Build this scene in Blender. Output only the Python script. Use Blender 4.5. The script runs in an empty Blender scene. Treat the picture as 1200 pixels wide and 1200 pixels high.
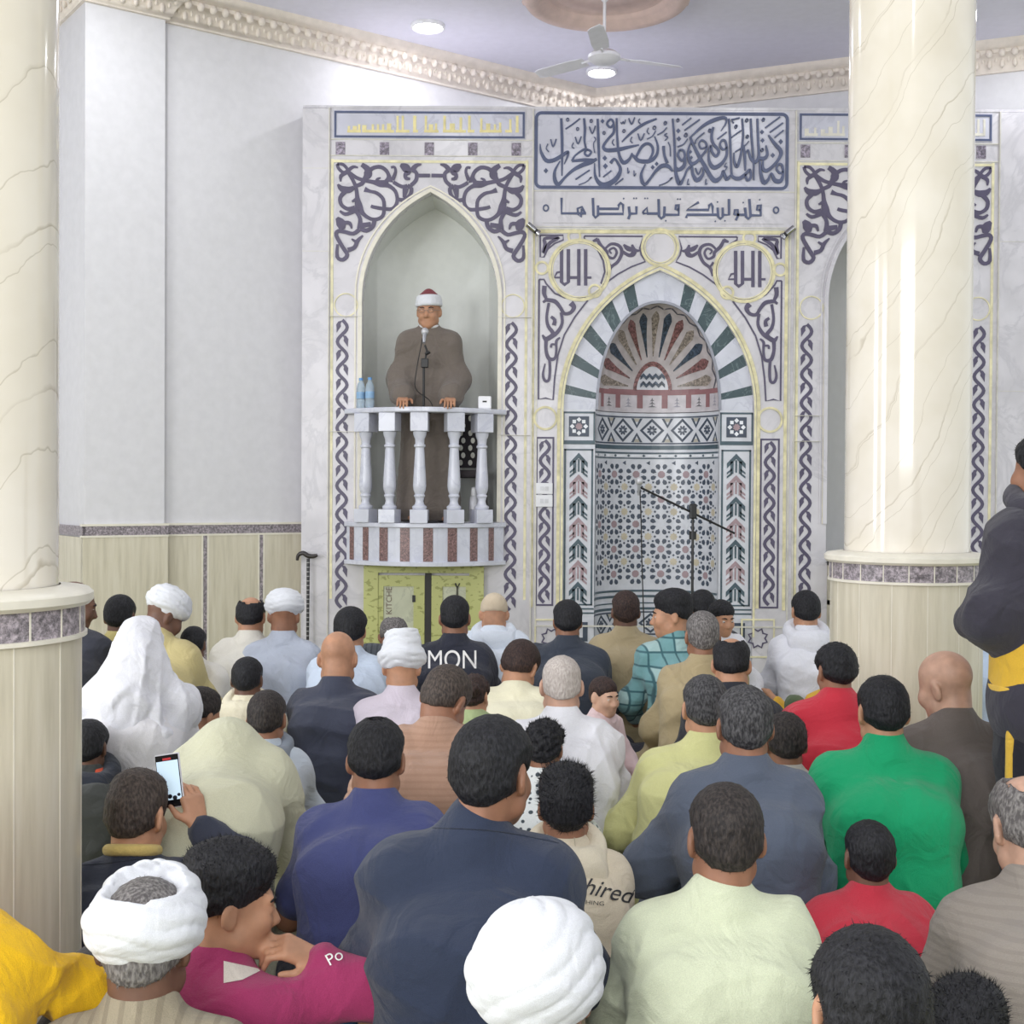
import bpy, bmesh, math, random
import numpy as np
from mathutils import Vector, Matrix
C = bpy.context.scene.collection
SC = bpy.context.scene
PI = math.pi
# ------------------------------------------------------------------ camera, world, light, exposure
FPX = 1500.0
CAMZ = 1.5
PITCH = math.radians(0.84)
ROLL = math.radians(0.35)
_f = Vector((0, math.cos(PITCH), -math.sin(PITCH)))
_r0 = Vector((1, 0, 0))
_u0 = _r0.cross(_f)
_R = _r0 * math.cos(ROLL) + _u0 * math.sin(ROLL)
_U = _u0 * math.cos(ROLL) - _r0 * math.sin(ROLL)
cd = bpy.data.cameras.new('camera'); cam = bpy.data.objects.new('camera', cd); C.objects.link(cam)
cd.sensor_width = 36; cd.lens = 36 * FPX / 1200; cd.clip_start = 0.05; cd.clip_end = 100
cam.matrix_world = Matrix(((_R.x, _U.x, -_f.x, 0), (_R.y, _U.y, -_f.y, 0), (_R.z, _U.z, -_f.z, CAMZ), (0, 0, 0, 1)))
SC.camera = cam
SC.view_settings.view_transform = 'Standard'; SC.view_settings.look = 'None'
SC.view_settings.gamma = 1; SC.view_settings.use_curve_mapping = False
SC.view_settings.exposure = 0.24
w = bpy.data.worlds.new('daylight'); SC.world = w; w.use_nodes = True
w.node_tree.nodes['Background'].inputs[0].default_value = (0.93, 0.97, 1.0, 1)
w.node_tree.nodes['Background'].inputs[1].default_value = 1.0
def area(name, loc, target, sx, sy, power, col=(1, 1, 1)):
    ld = bpy.data.lights.new(name, 'AREA'); ld.shape = 'RECTANGLE'; ld.size = sx; ld.size_y = sy
    ld.energy = power; ld.color = col
    o = bpy.data.objects.new(name, ld); C.objects.link(o); o.location = loc
    o.rotation_euler = (Vector(target) - Vector(loc)).to_track_quat('-Z', 'Y').to_euler()
    return o
# added lights for assumed, unseen tall windows at camera left; they streak the columns
area('assumed_window_light_left', (-5.2, 1.2, 2.3), (0, 4.5, 1.0), 1.2, 2.6, 130, (0.97, 0.98, 1.0))  # area light alone, the assumed window is not modelled
area('fill_light_rear', (-1.5, -3.5, 3.0), (0, 6, 1.2), 4.0, 2.4, 230, (1.0, 0.99, 0.97))  # added soft fill from upper back left, brightens camera-facing surfaces; no real window
area('assumed_window_light_far_left', (-5.4, 3.6, 2.4), (0, 6.5, 1.2), 0.7, 2.4, 60, (0.97, 0.98, 1.0))  # another assumed window: added light only, nothing built
# ceiling downlights (the fittings in view are built further down)
CEIL = 5.15
LAMPS = [(-0.68, 10.05), (0.75, 11.1), (3.92, 9.5), (-2.55, 8.15), (2.2, 7.2), (-0.6, 6.6), (-1.2, 3.0), (2.2, 3.2), (0.4, 0.4)]  # lamps lacking a fitting are unseen additions that brighten hall and left pier
for i, (lx, ly) in enumerate(LAMPS):
    ld = bpy.data.lights.new('downlight_bulb', 'AREA'); ld.shape = 'DISK'; ld.size = 0.2
    ld.energy = (8, 9, 8, 17, 15, 15, 15, 15, 15)[i]; ld.color = (0.96, 0.975, 1.0)
    lo = bpy.data.objects.new('downlight_bulb', ld); C.objects.link(lo); lo.location = (lx, ly, CEIL - 0.035)

def ray(px, py):
    return _f + _R * ((px - 600) / FPX) + _U * ((600 - py) / FPX)
def at(px, py, Y):
    d = ray(px, py); t = Y / d.y
    return Vector((d.x * t, Y, CAMZ + d.z * t))
YF = 9.87                                   # front plane of the marble qibla wall
def FP(px, py, Y=YF):
    p = at(px, py, Y); return (p.x, p.z)
# ------------------------------------------------------------------ materials
def lin(c):
    return tuple(((v / 255) / 12.92 if v / 255 <= 0.04045 else ((v / 255 + 0.055) / 1.055) ** 2.4) for v in c) + (1.0,)
class NT:
    def __init__(s, name):
        s.m = bpy.data.materials.new(name); s.m.use_nodes = True; s.t = s.m.node_tree
        s.b = s.t.nodes['Principled BSDF']
    def n(s, ty, **kw):
        n = s.t.nodes.new(ty)
        for k, v in kw.items():
            if k[0] == '_': setattr(n, k[1:], v)
            else: n.inputs[k.replace('__', ' ')].default_value = v
        return n
    def l(s, a, b): s.t.links.new(a, b)
    def coord(s, scale=(1, 1, 1), rot=(0, 0, 0), kind='Object'):
        tc = s.n('ShaderNodeTexCoord'); mp = s.n('ShaderNodeMapping')
        mp.inputs['Scale'].default_value = scale; mp.inputs['Rotation'].default_value = rot
        s.l(tc.outputs[kind], mp.inputs['Vector']); return mp.outputs[0]
    def ramp(s, fac, stops, interp='LINEAR'):
        r = s.n('ShaderNodeValToRGB'); r.color_ramp.interpolation = interp
        e = r.color_ramp.elements
        while len(e) < len(stops): e.new(0.5)
        for k, (p, c) in enumerate(stops):
            e[k].position = p; e[k].color = c if len(c) == 4 else lin(c)
        s.l(fac, r.inputs[0]); return r.outputs[0]
    def mix(s, fac, a, b, mode='MIX'):
        m = s.n('ShaderNodeMix', _data_type='RGBA', _blend_type=mode)
        for sock, v in ((m.inputs[0], fac), (m.inputs[6], a), (m.inputs[7], b)):
            if hasattr(v, 'is_linked'): s.l(v, sock)
            else: sock.default_value = v
        return m.outputs[2]
    def bump(s, h, strength=0.3, dist=0.01):
        b = s.n('ShaderNodeBump'); b.inputs['Strength'].default_value = strength; b.inputs['Distance'].default_value = dist
        s.l(h, b.inputs['Height']); s.l(b.outputs[0], s.b.inputs['Normal'])
    def base(s, c):
        if hasattr(c, 'is_linked'): s.l(c, s.b.inputs['Base Color'])
        else: s.b.inputs['Base Color'].default_value = c
    def set(s, rough=0.5, metal=0.0, spec=0.5, coat=0.0):
        s.b.inputs['Roughness'].default_value = rough; s.b.inputs['Metallic'].default_value = metal
        s.b.inputs['Specular IOR Level'].default_value = spec; s.b.inputs['Coat Weight'].default_value = coat
        return s.m
_plain = {}
def plain(c, rough=0.5, metal=0.0, var=0.06, spec=0.5):
    k = (c, rough, metal, var)
    if k in _plain: return _plain[k]
    t = NT('paint_%d_%d_%d' % c)
    no = t.n('ShaderNodeTexNoise', Scale=14.0, Detail=3.0); t.l(t.coord(), no.inputs['Vector'])
    a = tuple(max(0, v * (1 - var)) for v in c); b = tuple(min(255, v * (1 + var)) for v in c)
    t.base(t.ramp(no.outputs[0], [(0.3, a), (0.7, b)]))
    _plain[k] = t.set(rough, metal, spec); return _plain[k]
def marble(name, base, vein, rot=(0.3, 0.5, 0.4), scale=1.6, rough=0.22, dens=0.03):
    t = NT(name)
    co = t.coord((scale,) * 3, rot)
    n1 = t.n('ShaderNodeTexNoise', Scale=1.4, Detail=6.0, Roughness=0.6, Distortion=0.9); t.l(co, n1.inputs['Vector'])
    v = t.ramp(n1.outputs[0], [(0.5 - dens, (0, 0, 0, 1)), (0.5, (1, 1, 1, 1)), (0.5 + dens, (0, 0, 0, 1))])
    n2 = t.n('ShaderNodeTexNoise', Scale=2.5, Detail=4.0); t.l(co, n2.inputs['Vector'])
    cl = t.ramp(n2.outputs[0], [(0.35, tuple(x * 0.94 for x in base)), (0.65, base)])
    f = t.n('ShaderNodeMath', _operation='MULTIPLY'); t.l(v, f.inputs[0]); t.l(n2.outputs[0], f.inputs[1])
    g = t.n('ShaderNodeMath', _operation='MULTIPLY'); t.l(f.outputs[0], g.inputs[0]); g.inputs[1].default_value = 0.75
    t.base(t.mix(g.outputs[0], cl, lin(vein)))
    return t.set(rough)
def granite(name, c, scale=90):
    t = NT(name)
    n = t.n('ShaderNodeTexNoise', Scale=scale, Detail=4.0, Roughness=0.8); t.l(t.coord(), n.inputs['Vector'])
    t.base(t.ramp(n.outputs[0], [(0.36, tuple(x * 0.62 for x in c)), (0.5, c), (0.66, tuple(min(255, x * 1.4) for x in c))]))
    return t.set(0.35)
def fabric(name, c, weave=520, rough=0.85, fold=0.0, pattern=None, c2=None):
    t = NT(name)
    co = t.coord()
    n = t.n('ShaderNodeTexNoise', Scale=weave, Detail=2.0); t.l(co, n.inputs['Vector'])
    n2 = t.n('ShaderNodeTexNoise', Scale=8.0, Detail=3.0, Roughness=0.45, Distortion=1.6); t.l(co, n2.inputs['Vector'])
    a = tuple(v * 0.965 for v in c); b = tuple(min(255, v * 1.03) for v in c)
    col = t.ramp(n.outputs[0], [(0.35, a), (0.65, b)])
    if pattern == 'vstripe' or pattern == 'hstripe' or pattern == 'plaid':
        def band(dirn, sc, width):
            wv = t.n('ShaderNodeTexWave', _wave_type='BANDS', _bands_direction=dirn, Scale=sc)
            t.l(co, wv.inputs['Vector'])
            return t.ramp(wv.outputs[0], [(1 - width, (0, 0, 0, 1)), (min(1, 1 - width + 0.08), (1, 1, 1, 1))])
        if pattern == 'vstripe': col = t.mix(band('X', 10.0, 0.28), col, lin(c2))
        elif pattern == 'hstripe': col = t.mix(band('Z', 16.0, 0.35), col, lin(c2))
        else:
            col = t.mix(band('X', 2.2, 0.5), col, lin(c2[0])); col = t.mix(band('Z', 2.2, 0.5), col, lin(c2[0]))
            col = t.mix(band('X', 4.4, 0.09), col, lin(c2[1])); col = t.mix(band('Z', 4.4, 0.09), col, lin(c2[1]))
    if pattern == 'dots':
        vo = t.n('ShaderNodeTexVoronoi', Scale=38.0); vo.inputs['Randomness'].default_value = 0.35; t.l(co, vo.inputs['Vector'])
        col = t.mix(t.ramp(vo.outputs['Distance'], [(0.30, (1, 1, 1, 1)), (0.36, (0, 0, 0, 1))]), col, lin(c2))
    t.base(col)
    h = t.n('ShaderNodeMath', _operation='MULTIPLY_ADD'); t.l(n2.outputs[0], h.inputs[0]); h.inputs[1].default_value = 9.0; t.l(n.outputs[0], h.inputs[2])
    t.bump(h.outputs[0], 0.45, 0.006)
    t.b.inputs['Sheen Weight'].default_value = 0.15
    return t.set(rough, spec=0.2)
def skinmat(c):
    t = NT('skin')
    n = t.n('ShaderNodeTexNoise', Scale=22.0, Detail=5.0); t.l(t.coord(), n.inputs['Vector'])
    t.base(t.ramp(n.outputs[0], [(0.3, tuple(v * 0.92 for v in c)), (0.7, tuple(min(255, v * 1.06) for v in c))]))
    t.b.inputs['Subsurface Weight'].default_value = 0.08; t.b.inputs['Subsurface Radius'].default_value = (0.012, 0.005, 0.003)
    return t.set(0.5, spec=0.35)
def hairmat(c, c2=None):
    t = NT('hair')
    n = t.n('ShaderNodeTexNoise', Scale=160.0, Detail=3.0); t.l(t.coord((1, 1, 0.4)), n.inputs['Vector'])
    c2 = c2 or tuple(min(255, v * 1.5 + 8) for v in c)
    t.base(t.ramp(n.outputs[0], [(0.4, c), (0.68, c2)]))
    t.bump(n.outputs[0], 0.8, 0.006)
    return t.set(0.6, spec=0.3)
def glow(name, c, s):
    m = bpy.data.materials.new(name); m.use_nodes = True
    b = m.node_tree.nodes['Principled BSDF']
    b.inputs['Base Color'].default_value = lin(c); b.inputs['Emission Color'].default_value = lin(c); b.inputs['Emission Strength'].default_value = s
    return m
MARBLE = marble('white_marble', (215, 212, 218), (176, 174, 182), dens=0.045)
MARBLE_B = marble('blue_white_marble', (206, 206, 220), (160, 160, 178), (0.9, 0.2, 0.1))
MARBLE_W = marble('pale_voussoir_marble', (210, 212, 224), (176, 178, 196), (0.1, 0.7, 0.6), 2.5)
GREENM = marble('dark_green_marble', (66, 84, 90), (140, 160, 160), scale=5, dens=0.02)
PURPLE = plain((84, 78, 102), 0.4)
BLUEINK = plain((80, 88, 118), 0.4)
YELLOW = plain((214, 206, 168), 0.55, var=0.1)
YPALE = plain((222, 215, 180), 0.5, var=0.08)
RIDGE = plain((205, 202, 194), 0.4)
GREYGR = granite('grey_granite', (138, 130, 136), 60)
REDGR = granite('red_granite', (118, 92, 90), 80)
WALLP = plain((213, 212, 216), 0.45, var=0.015)
PLASTER = plain((226, 216, 206), 0.6, var=0.03)
# ------------------------------------------------------------------ mesh builder
class M:
    def __init__(s): s.v = []; s.f = []; s.mi = []; s.ns = 0
    def add(s, vs, fs, m=0):
        b = len(s.v); s.v += [tuple(p) for p in vs]
        for f in fs: s.f.append(tuple(i + b for i in f)); s.mi.append(m)
        return s
    def box(s, x0, x1, y0, y1, z0, z1, m=0):
        vs = [(x, y, z) for z in (z0, z1) for y in (y0, y1) for x in (x0, x1)]
        return s.add(vs, [(0, 2, 3, 1), (4, 5, 7, 6), (0, 1, 5, 4), (2, 6, 7, 3), (0, 4, 6, 2), (1, 3, 7, 5)], m)
    def obox(s, c, ax, ay, az, hx, hy, hz, m=0):
        c, ax, ay, az = Vector(c), Vector(ax).normalized(), Vector(ay).normalized(), Vector(az).normalized()
        vs = [c + ax * hx * i + ay * hy * j + az * hz * k for k in (-1, 1) for j in (-1, 1) for i in (-1, 1)]
        return s.add(vs, [(0, 2, 3, 1), (4, 5, 7, 6), (0, 1, 5, 4), (2, 6, 7, 3), (0, 4, 6, 2), (1, 3, 7, 5)], m)
    def prism(s, poly, y0, y1, m=0, fn=None):
        n = len(poly); fn = fn or (lambda x, y, z: (x, y, z))
        vs = [fn(x, y0, z) for x, z in poly] + [fn(x, y1, z) for x, z in poly]
        fs = [tuple(range(n)), tuple(range(2 * n - 1, n - 1, -1))] + [(i, i + n, (i + 1) % n + n, (i + 1) % n) for i in range(n)]
        return s.add(vs, fs, m)
    def zprism(s, poly, z0, z1, m=0):
        n = len(poly)
        vs = [(x, y, z0) for x, y in poly] + [(x, y, z1) for x, y in poly]
        return s.add(vs, [tuple(range(n - 1, -1, -1)), tuple(range(n, 2 * n))] + [(i, (i + 1) % n, (i + 1) % n + n, i + n) for i in range(n)], m)
    def stroke(s, pts, ws, y0, y1, m=0, closed=False, sm=4, fn=None):
        """flat ribbon of varying width in the XZ plane, with thickness y0..y1"""
        fn = fn or (lambda x, y, z: (x, y, z)); s.ns += 1; y0 = y0 - 0.00018 * s.ns
        if not hasattr(ws, '__len__'): ws = [ws] * len(pts)
        P = [np.array([p[0], p[1], q], float) for p, q in zip(pts, ws)]
        if sm > 1 and len(P) > 2: P = crom(P, sm, closed)
        n = len(P); L = []; Rr = []
        for i in range(n):
            a = P[(i - 1) % n if closed else max(i - 1, 0)]; b = P[(i + 1) % n if closed else min(i + 1, n - 1)]
            d = b[:2] - a[:2]; d = d / (np.linalg.norm(d) + 1e-9); nn = np.array([-d[1], d[0]])
            L.append(P[i][:2] + nn * P[i][2] / 2); Rr.append(P[i][:2] - nn * P[i][2] / 2)
        vs = []
        for i in range(n): vs += [fn(L[i][0], y0, L[i][1]), fn(Rr[i][0], y0, Rr[i][1]), fn(L[i][0], y1, L[i][1]), fn(Rr[i][0], y1, Rr[i][1])]
        fs = []
        for i in range(n if closed else n - 1):
            a = 4 * i; b = 4 * ((i + 1) % n)
            fs += [(a, b, b + 1, a + 1), (a, a + 2, b + 2, b), (a + 1, b + 1, b + 3, a + 3)]
        if not closed: fs += [(0, 1, 3, 2), (4 * n - 4, 4 * n - 2, 4 * n - 1, 4 * n - 3)]
        return s.add(vs, fs, m)
    def lathe(s, prof, cx=0, cy=0, seg=32, m=0, a0=0, a1=2 * PI):
        full = abs(a1 - a0 - 2 * PI) < 1e-6; k = seg if full else seg + 1
        vs = []
        for r, z in prof:
            for i in range(k):
                a = a0 + (a1 - a0) * i / seg; vs.append((cx + r * math.cos(a), cy + r * math.sin(a), z))
        fs = []
        for j in range(len(prof) - 1):
            for i in range(seg):
                i2 = (i + 1) % k; fs.append((j * k + i, j * k + i2, (j + 1) * k + i2, (j + 1) * k + i))
        return s.add(vs, fs, m)
    def tube(s, pts, r, seg=8, m=0, sm=1, cap=True):
        pts = [np.array(p, float) for p in pts]
        rs = [r] * len(pts) if not hasattr(r, '__len__') else list(r)
        if sm > 1 and len(pts) > 2:
            Q = crom([np.append(p, q) for p, q in zip(pts, rs)], sm); pts = [q[:3] for q in Q]; rs = [q[3] for q in Q]
        n = len(pts); vs = []; up = None
        for i in range(n):
            d = Vector(pts[min(i + 1, n - 1)] - pts[max(i - 1, 0)]).normalized()
            if up is None: up = Vector((0, 0, 1)) if abs(d.z) < 0.9 else Vector((1, 0, 0))
            a = d.cross(up).normalized(); up = a.cross(d).normalized()
            for k in range(seg):
                t = 2 * PI * k / seg; q = Vector(pts[i]) + (a * math.cos(t) + up * math.sin(t)) * rs[i]; vs.append(tuple(q))
        fs = [(i * seg + k, i * seg + (k + 1) % seg, (i + 1) * seg + (k + 1) % seg, (i + 1) * seg + k) for i in range(n - 1) for k in range(seg)]
        if cap: fs += [tuple(range(seg - 1, -1, -1)), tuple(range((n - 1) * seg, n * seg))]
        return s.add(vs, fs, m)
    def ball(s, c, r, seg=12, m=0):
        if not hasattr(r, '__len__'): r = (r, r, r)
        vs = [(c[0], c[1], c[2] - r[2])]; k = seg // 2
        for j in range(1, k):
            p = -PI / 2 + PI * j / k
            for i in range(seg):
                a = 2 * PI * i / seg; vs.append((c[0] + r[0] * math.cos(p) * math.cos(a), c[1] + r[1] * math.cos(p) * math.sin(a), c[2] + r[2] * math.sin(p)))
        vs.append((c[0], c[1], c[2] + r[2])); e = len(vs) - 1
        fs = [(0, 1 + (i + 1) % seg, 1 + i) for i in range(seg)]
        for j in range(k - 2): fs += [(1 + j * seg + i, 1 + j * seg + (i + 1) % seg, 1 + (j + 1) * seg + (i + 1) % seg, 1 + (j + 1) * seg + i) for i in range(seg)]
        fs += [(e, 1 + (k - 2) * seg + i, 1 + (k - 2) * seg + (i + 1) % seg) for i in range(seg)]
        return s.add(vs, fs, m)
    def build(s, name, mats, parent=None, smooth=0, recalc=True, bevel=0):
        me = bpy.data.meshes.new(name); me.from_pydata(s.v, [], s.f)
        if not isinstance(mats, (list, tuple)): mats = [mats]
        for q in mats: me.materials.append(q)
        me.polygons.foreach_set('material_index', s.mi)
        if recalc:
            bm = bmesh.new(); bm.from_mesh(me); bmesh.ops.recalc_face_normals(bm, faces=bm.faces); bm.to_mesh(me); bm.free()
        if smooth:
            me.polygons.foreach_set('use_smooth', [True] * len(me.polygons))
            if smooth < 180: me.set_sharp_from_angle(angle=math.radians(smooth))
        me.update()
        o = bpy.data.objects.new(name, me); C.objects.link(o)
        if parent: o.parent = parent
        if bevel:
            b = o.modifiers.new('bevel', 'BEVEL'); b.width = bevel; b.segments = 2; b.limit_method = 'ANGLE'; b.angle_limit = math.radians(40)
        return o
def crom(P, k, closed=False):
    n = len(P); out = []
    for i in range(n if closed else n - 1):
        if closed: p0, p1, p2, p3 = P[(i - 1) % n], P[i], P[(i + 1) % n], P[(i + 2) % n]
        else: p0, p1, p2, p3 = P[max(i - 1, 0)], P[i], P[i + 1], P[min(i + 2, n - 1)]
        for j in range(k):
            t = j / k
            out.append(0.5 * (2 * p1 + (p2 - p0) * t + (2 * p0 - 5 * p1 + 4 * p2 - p3) * t * t + (3 * p1 - p0 - 3 * p2 + p3) * t ** 3))
    if not closed: out.append(P[-1])
    return out
def tag(o, label=None, cat=None, group=None, kind=None):
    if label: o['label'] = label
    if cat: o['category'] = cat
    if group: o['group'] = group
    if kind: o['kind'] = kind
    return o
def empty(name, loc=(0, 0, 0)):
    o = bpy.data.objects.new(name, None); C.objects.link(o); o.location = loc; o.empty_display_size = 0.1; return o
def rebase(root):
    """keep children built in world coordinates in place under an Empty that is not at the origin"""
    for ch in root.children:
        ch.location = Vector(ch.location) - Vector(root.location)
# ------------------------------------------------------------------ room shell
COR = Vector((0.71, 11.8, 0)); LA = Vector((-1.64, 10.1, 0))
LD = (COR - LA).normalized(); LN = Vector((LD.y, -LD.x, 0))           # left wall direction (away), inward normal
RE = Vector((4.14, 10.35, 0)); RD = (RE - COR).normalized(); RN = Vector((RD.y, -RD.x, 0))
def carpet():
    t = NT('olive_prayer_carpet'); co = t.coord()
    n = t.n('ShaderNodeTexNoise', Scale=180.0, Detail=2.0); t.l(co, n.inputs['Vector'])
    br = t.n('ShaderNodeTexVoronoi', Scale=11.0, _distance='CHEBYCHEV'); t.l(co, br.inputs['Vector'])
    base = t.ramp(n.outputs[0], [(0.3, (132, 132, 82)), (0.7, (158, 158, 102))])
    t.base(t.mix(t.ramp(br.outputs['Distance'], [(0.13, (1, 1, 1, 1)), (0.17, (0, 0, 0, 1))]), base, lin((206, 204, 168))))
    t.bump(n.outputs[0], 0.5, 0.01); return t.set(0.95, spec=0.1)
tag(M().box(-7, 7, -4, 12.6, -0.05, 0).build('floor', carpet()), kind='structure')
tag(M().box(-7, 7, -4, 12.6, CEIL, CEIL + 0.1).build('ceiling', plain((224, 223, 238), 0.6, var=0.01)), kind='structure')
TILE = NT('beige_travertine')
_n = TILE.n('ShaderNodeTexNoise', Scale=3.0, Detail=5.0, Roughness=0.6); TILE.l(TILE.coord((9, 9, 0.7)), _n.inputs['Vector'])
TILE.base(TILE.ramp(_n.outputs[0], [(0.3, (190, 183, 163)), (0.52, (206, 199, 179)), (0.7, (213, 207, 190))]))
TILE = TILE.set(0.3)
WHITE_EDGE = plain((224, 219, 205), 0.35, var=0.03)
def wallquad(m, a, d, n, s0, s1, z0, z1, t0, t1, mi=0):
    """box along a wall: s along d, thickness t0..t1 along the inward normal n"""
    c = a + d * ((s0 + s1) / 2) + n * ((t0 + t1) / 2) + Vector((0, 0, (z0 + z1) / 2))
    m.obox(c, d, n, (0, 0, 1), abs(s1 - s0) / 2, abs(t1 - t0) / 2, abs(z1 - z0) / 2, mi)
def hit(px, a, d):
    """distance along a wall line where it crosses the view direction of image column px"""
    v = ray(px, 600); det = v.x * d.y - v.y * d.x
    return (a.y * v.x - a.x * v.y) * -1 / det if False else (v.y * a.x - v.x * a.y) / det
sP0, sP1 = hit(96, LA, LD), hit(189, LA, LD)
sC = (COR - LA).length
DZ = 1.24
m = M(); wallquad(m, LA, LD, LN, sP1 - 0.3, sC + 0.2, 0, CEIL, -0.2, 0)
wallquad(m, LA, LD, LN, -9.5, sP0 - 0.02, 0, CEIL, -0.8, -0.6)
wl = tag(m.build('wall_left', WALLP), kind='structure')
m = M(); wallquad(m, LA, LD, LN, sP0, sP1, 0, CEIL, -0.75, 0.06)
pier = tag(m.build('wall_left_pier', WALLP), kind='structure')
m = M(); wallquad(m, COR, RD, RN, -0.2, 6.5, 0, CEIL, -0.2, 0)
tag(m.build('wall_right', WALLP), kind='structure')
# stone dado of the left wall: band, panels and granite strips
m = M(); s1 = hit(357, LA, LD) + 0.3
cuts = [hit(x, LA, LD) for x in (236, 242.5, 302, 308)]
for a, b in ((sP1, cuts[0]), (cuts[1], cuts[2]), (cuts[3], s1)): wallquad(m, LA, LD, LN, a, b, 0, DZ - 0.07, 0, 0.022, 0)
wallquad(m, LA, LD, LN, sP0 - 0.02, sP1 + 0.02, 0, DZ - 0.07, 0.05, 0.082, 0)
wallquad(m, LA, LD, LN, sP0 - 0.02, sP0, 0, DZ - 0.07, -0.7, 0.08, 0)
o = m.build('baseboard_left', TILE); tag(o, kind='structure')
m = M()
wallquad(m, LA, LD, LN, cuts[0], cuts[1], 0, DZ - 0.07, 0, 0.02); wallquad(m, LA, LD, LN, cuts[2], cuts[3], 0, DZ - 0.07, 0, 0.02)
wallquad(m, LA, LD, LN, sP1, s1, DZ - 0.06, DZ + 0.01, 0, 0.024)
wallquad(m, LA, LD, LN, sP0 - 0.022, sP1 + 0.022, DZ - 0.06, DZ + 0.01, 0.05, 0.084)
wallquad(m, LA, LD, LN, sP0 - 0.024, sP0, DZ - 0.06, DZ + 0.01, -0.7, 0.084)
m.build('granite_band', GREYGR, o)
m = M()
for z0, z1, e in ((DZ - 0.072, DZ - 0.058, 0.027), (DZ + 0.008, DZ + 0.024, 0.03)):
    wallquad(m, LA, LD, LN, sP1, s1, z0, z1, 0, e); wallquad(m, LA, LD, LN, sP0 - 0.03, sP1 + 0.026, z0, z1, 0.05, 0.06 + e)
for c in cuts: wallquad(m, LA, LD, LN, c - 0.006, c + 0.006, 0, DZ - 0.06, 0, 0.025)
m.build('white_edging', WHITE_EDGE, o)
# plaster cornice
CP = [(0, 4.93), (0.025, 4.93), (0.03, 4.95), (0.045, 4.96), (0.05, 4.985), (0.10, 5.05), (0.13, 5.06), (0.135, 5.085), (0.17, 5.10), (0.19, 5.125), (0.20, 5.15)]
def cornice(name, path, nrm):
    """sweep CP along plan points; nrm is the inward normal of each leg"""
    m = M(); n = len(path); rows = []
    for i, p in enumerate(path):
        if i == 0: off = nrm[0]
        elif i == n - 1: off = nrm[-1]
        else:
            a, b = nrm[i - 1], nrm[i]; off = (a + b) / (1 + a.dot(b))
        rows.append([(p.x + off.x * o, p.y + off.y * o, z) for o, z in CP])
    k = len(CP); vs = [q for r in rows for q in r]
    m.add(vs, [(i * k + j, (i + 1) * k + j, (i + 1) * k + j + 1, i * k + j + 1) for i in range(n - 1) for j in range(k - 1)])
    for i in range(n - 1):                                            # egg course and leaf course in relief
        d = path[i + 1] - path[i]; L = d.length; d = d / L; c = int(L / 0.095)
        for q in range(c):
            b = path[i] + d * ((q + 0.5) * L / c)
            e = b + nrm[i] * 0.132
            m.ball((e.x, e.y, 5.055), (0.030, 0.030, 0.036), 8)
            e = b + nrm[i] * 0.062
            m.ball((e.x, e.y, 4.995), (0.022, 0.022, 0.045), 6)
            e = b + d * (0.5 * L / c) + nrm[i] * 0.075
            m.ball((e.x, e.y, 5.02), (0.012, 0.012, 0.03), 6)
    return tag(m.build(name, PLASTER, smooth=50, recalc=False), kind='structure')
pA = LA + LD * sP0 - LN * 0.6; pB = LA + LD * sP0 + LN * 0.06; pC = LA + LD * sP1 + LN * 0.06; pD = LA + LD * sP1
cornice('trim_1', [pA, pB, pC, pD, COR.copy()], [-LD, LN, LD, LN])
cornice('trim_2', [COR.copy(), COR + RD * 5.5], [RN])
# ------------------------------------------------------------------ columns
def colmat():
    t = NT('cream_veined_marble')
    co = t.coord((1, 1, 1), (0, 0, 0))
    sep = t.n('ShaderNodeSeparateXYZ'); t.l(co, sep.inputs[0])
    n1 = t.n('ShaderNodeTexNoise', Scale=1.7, Detail=5.0, Roughness=0.5); t.l(co, n1.inputs['Vector'])
    def lines(kx, kz, kn, width, off):
        a = t.n('ShaderNodeMath', _operation='MULTIPLY'); t.l(sep.outputs[0], a.inputs[0]); a.inputs[1].default_value = kx
        b = t.n('ShaderNodeMath', _operation='MULTIPLY_ADD'); t.l(sep.outputs[2], b.inputs[0]); b.inputs[1].default_value = kz; t.l(a.outputs[0], b.inputs[2])
        c = t.n('ShaderNodeMath', _operation='MULTIPLY_ADD'); t.l(n1.outputs[0], c.inputs[0]); c.inputs[1].default_value = kn; t.l(b.outputs[0], c.inputs[2])
        e = t.n('ShaderNodeMath', _operation='ADD'); t.l(c.outputs[0], e.inputs[0]); e.inputs[1].default_value = off
        f = t.n('ShaderNodeMath', _operation='FRACT'); t.l(e.outputs[0], f.inputs[0])
        return t.ramp(f.outputs[0], [(0.5 - width, (0, 0, 0, 1)), (0.5, (1, 1, 1, 1)), (0.5 + width * 0.25, (0, 0, 0, 1))])
    v1 = lines(4.6, -2.5, 1.3, 0.032, 0.1); v2 = lines(8.0, -4.3, 2.2, 0.02, 0.4)
    n2 = t.n('ShaderNodeTexNoise', Scale=4.0, Detail=3.0); t.l(co, n2.inputs['Vector'])
    body = t.ramp(n2.outputs[0], [(0.35, (222, 214, 199)), (0.65, (231, 224, 212))])
    mk = t.n('ShaderNodeMath', _operation='MULTIPLY'); t.l(v1, mk.inputs[0]); t.l(t.ramp(n2.outputs[0], [(0.35, (0.1,) * 3 + (1,)), (0.6, (0.75,) * 3 + (1,))]), mk.inputs[1])
    c1 = t.mix(mk.outputs[0], body, lin((176, 164, 142)))
    mk2 = t.n('ShaderNodeMath', _operation='MULTIPLY'); t.l(v2, mk2.inputs[0]); mk2.inputs[1].default_value = 0.75
    t.base(t.mix(mk2.outputs[0], c1, lin((182, 172, 152))))
    return t.set(0.12, coat=0.3)
COLM = colmat()
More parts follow.
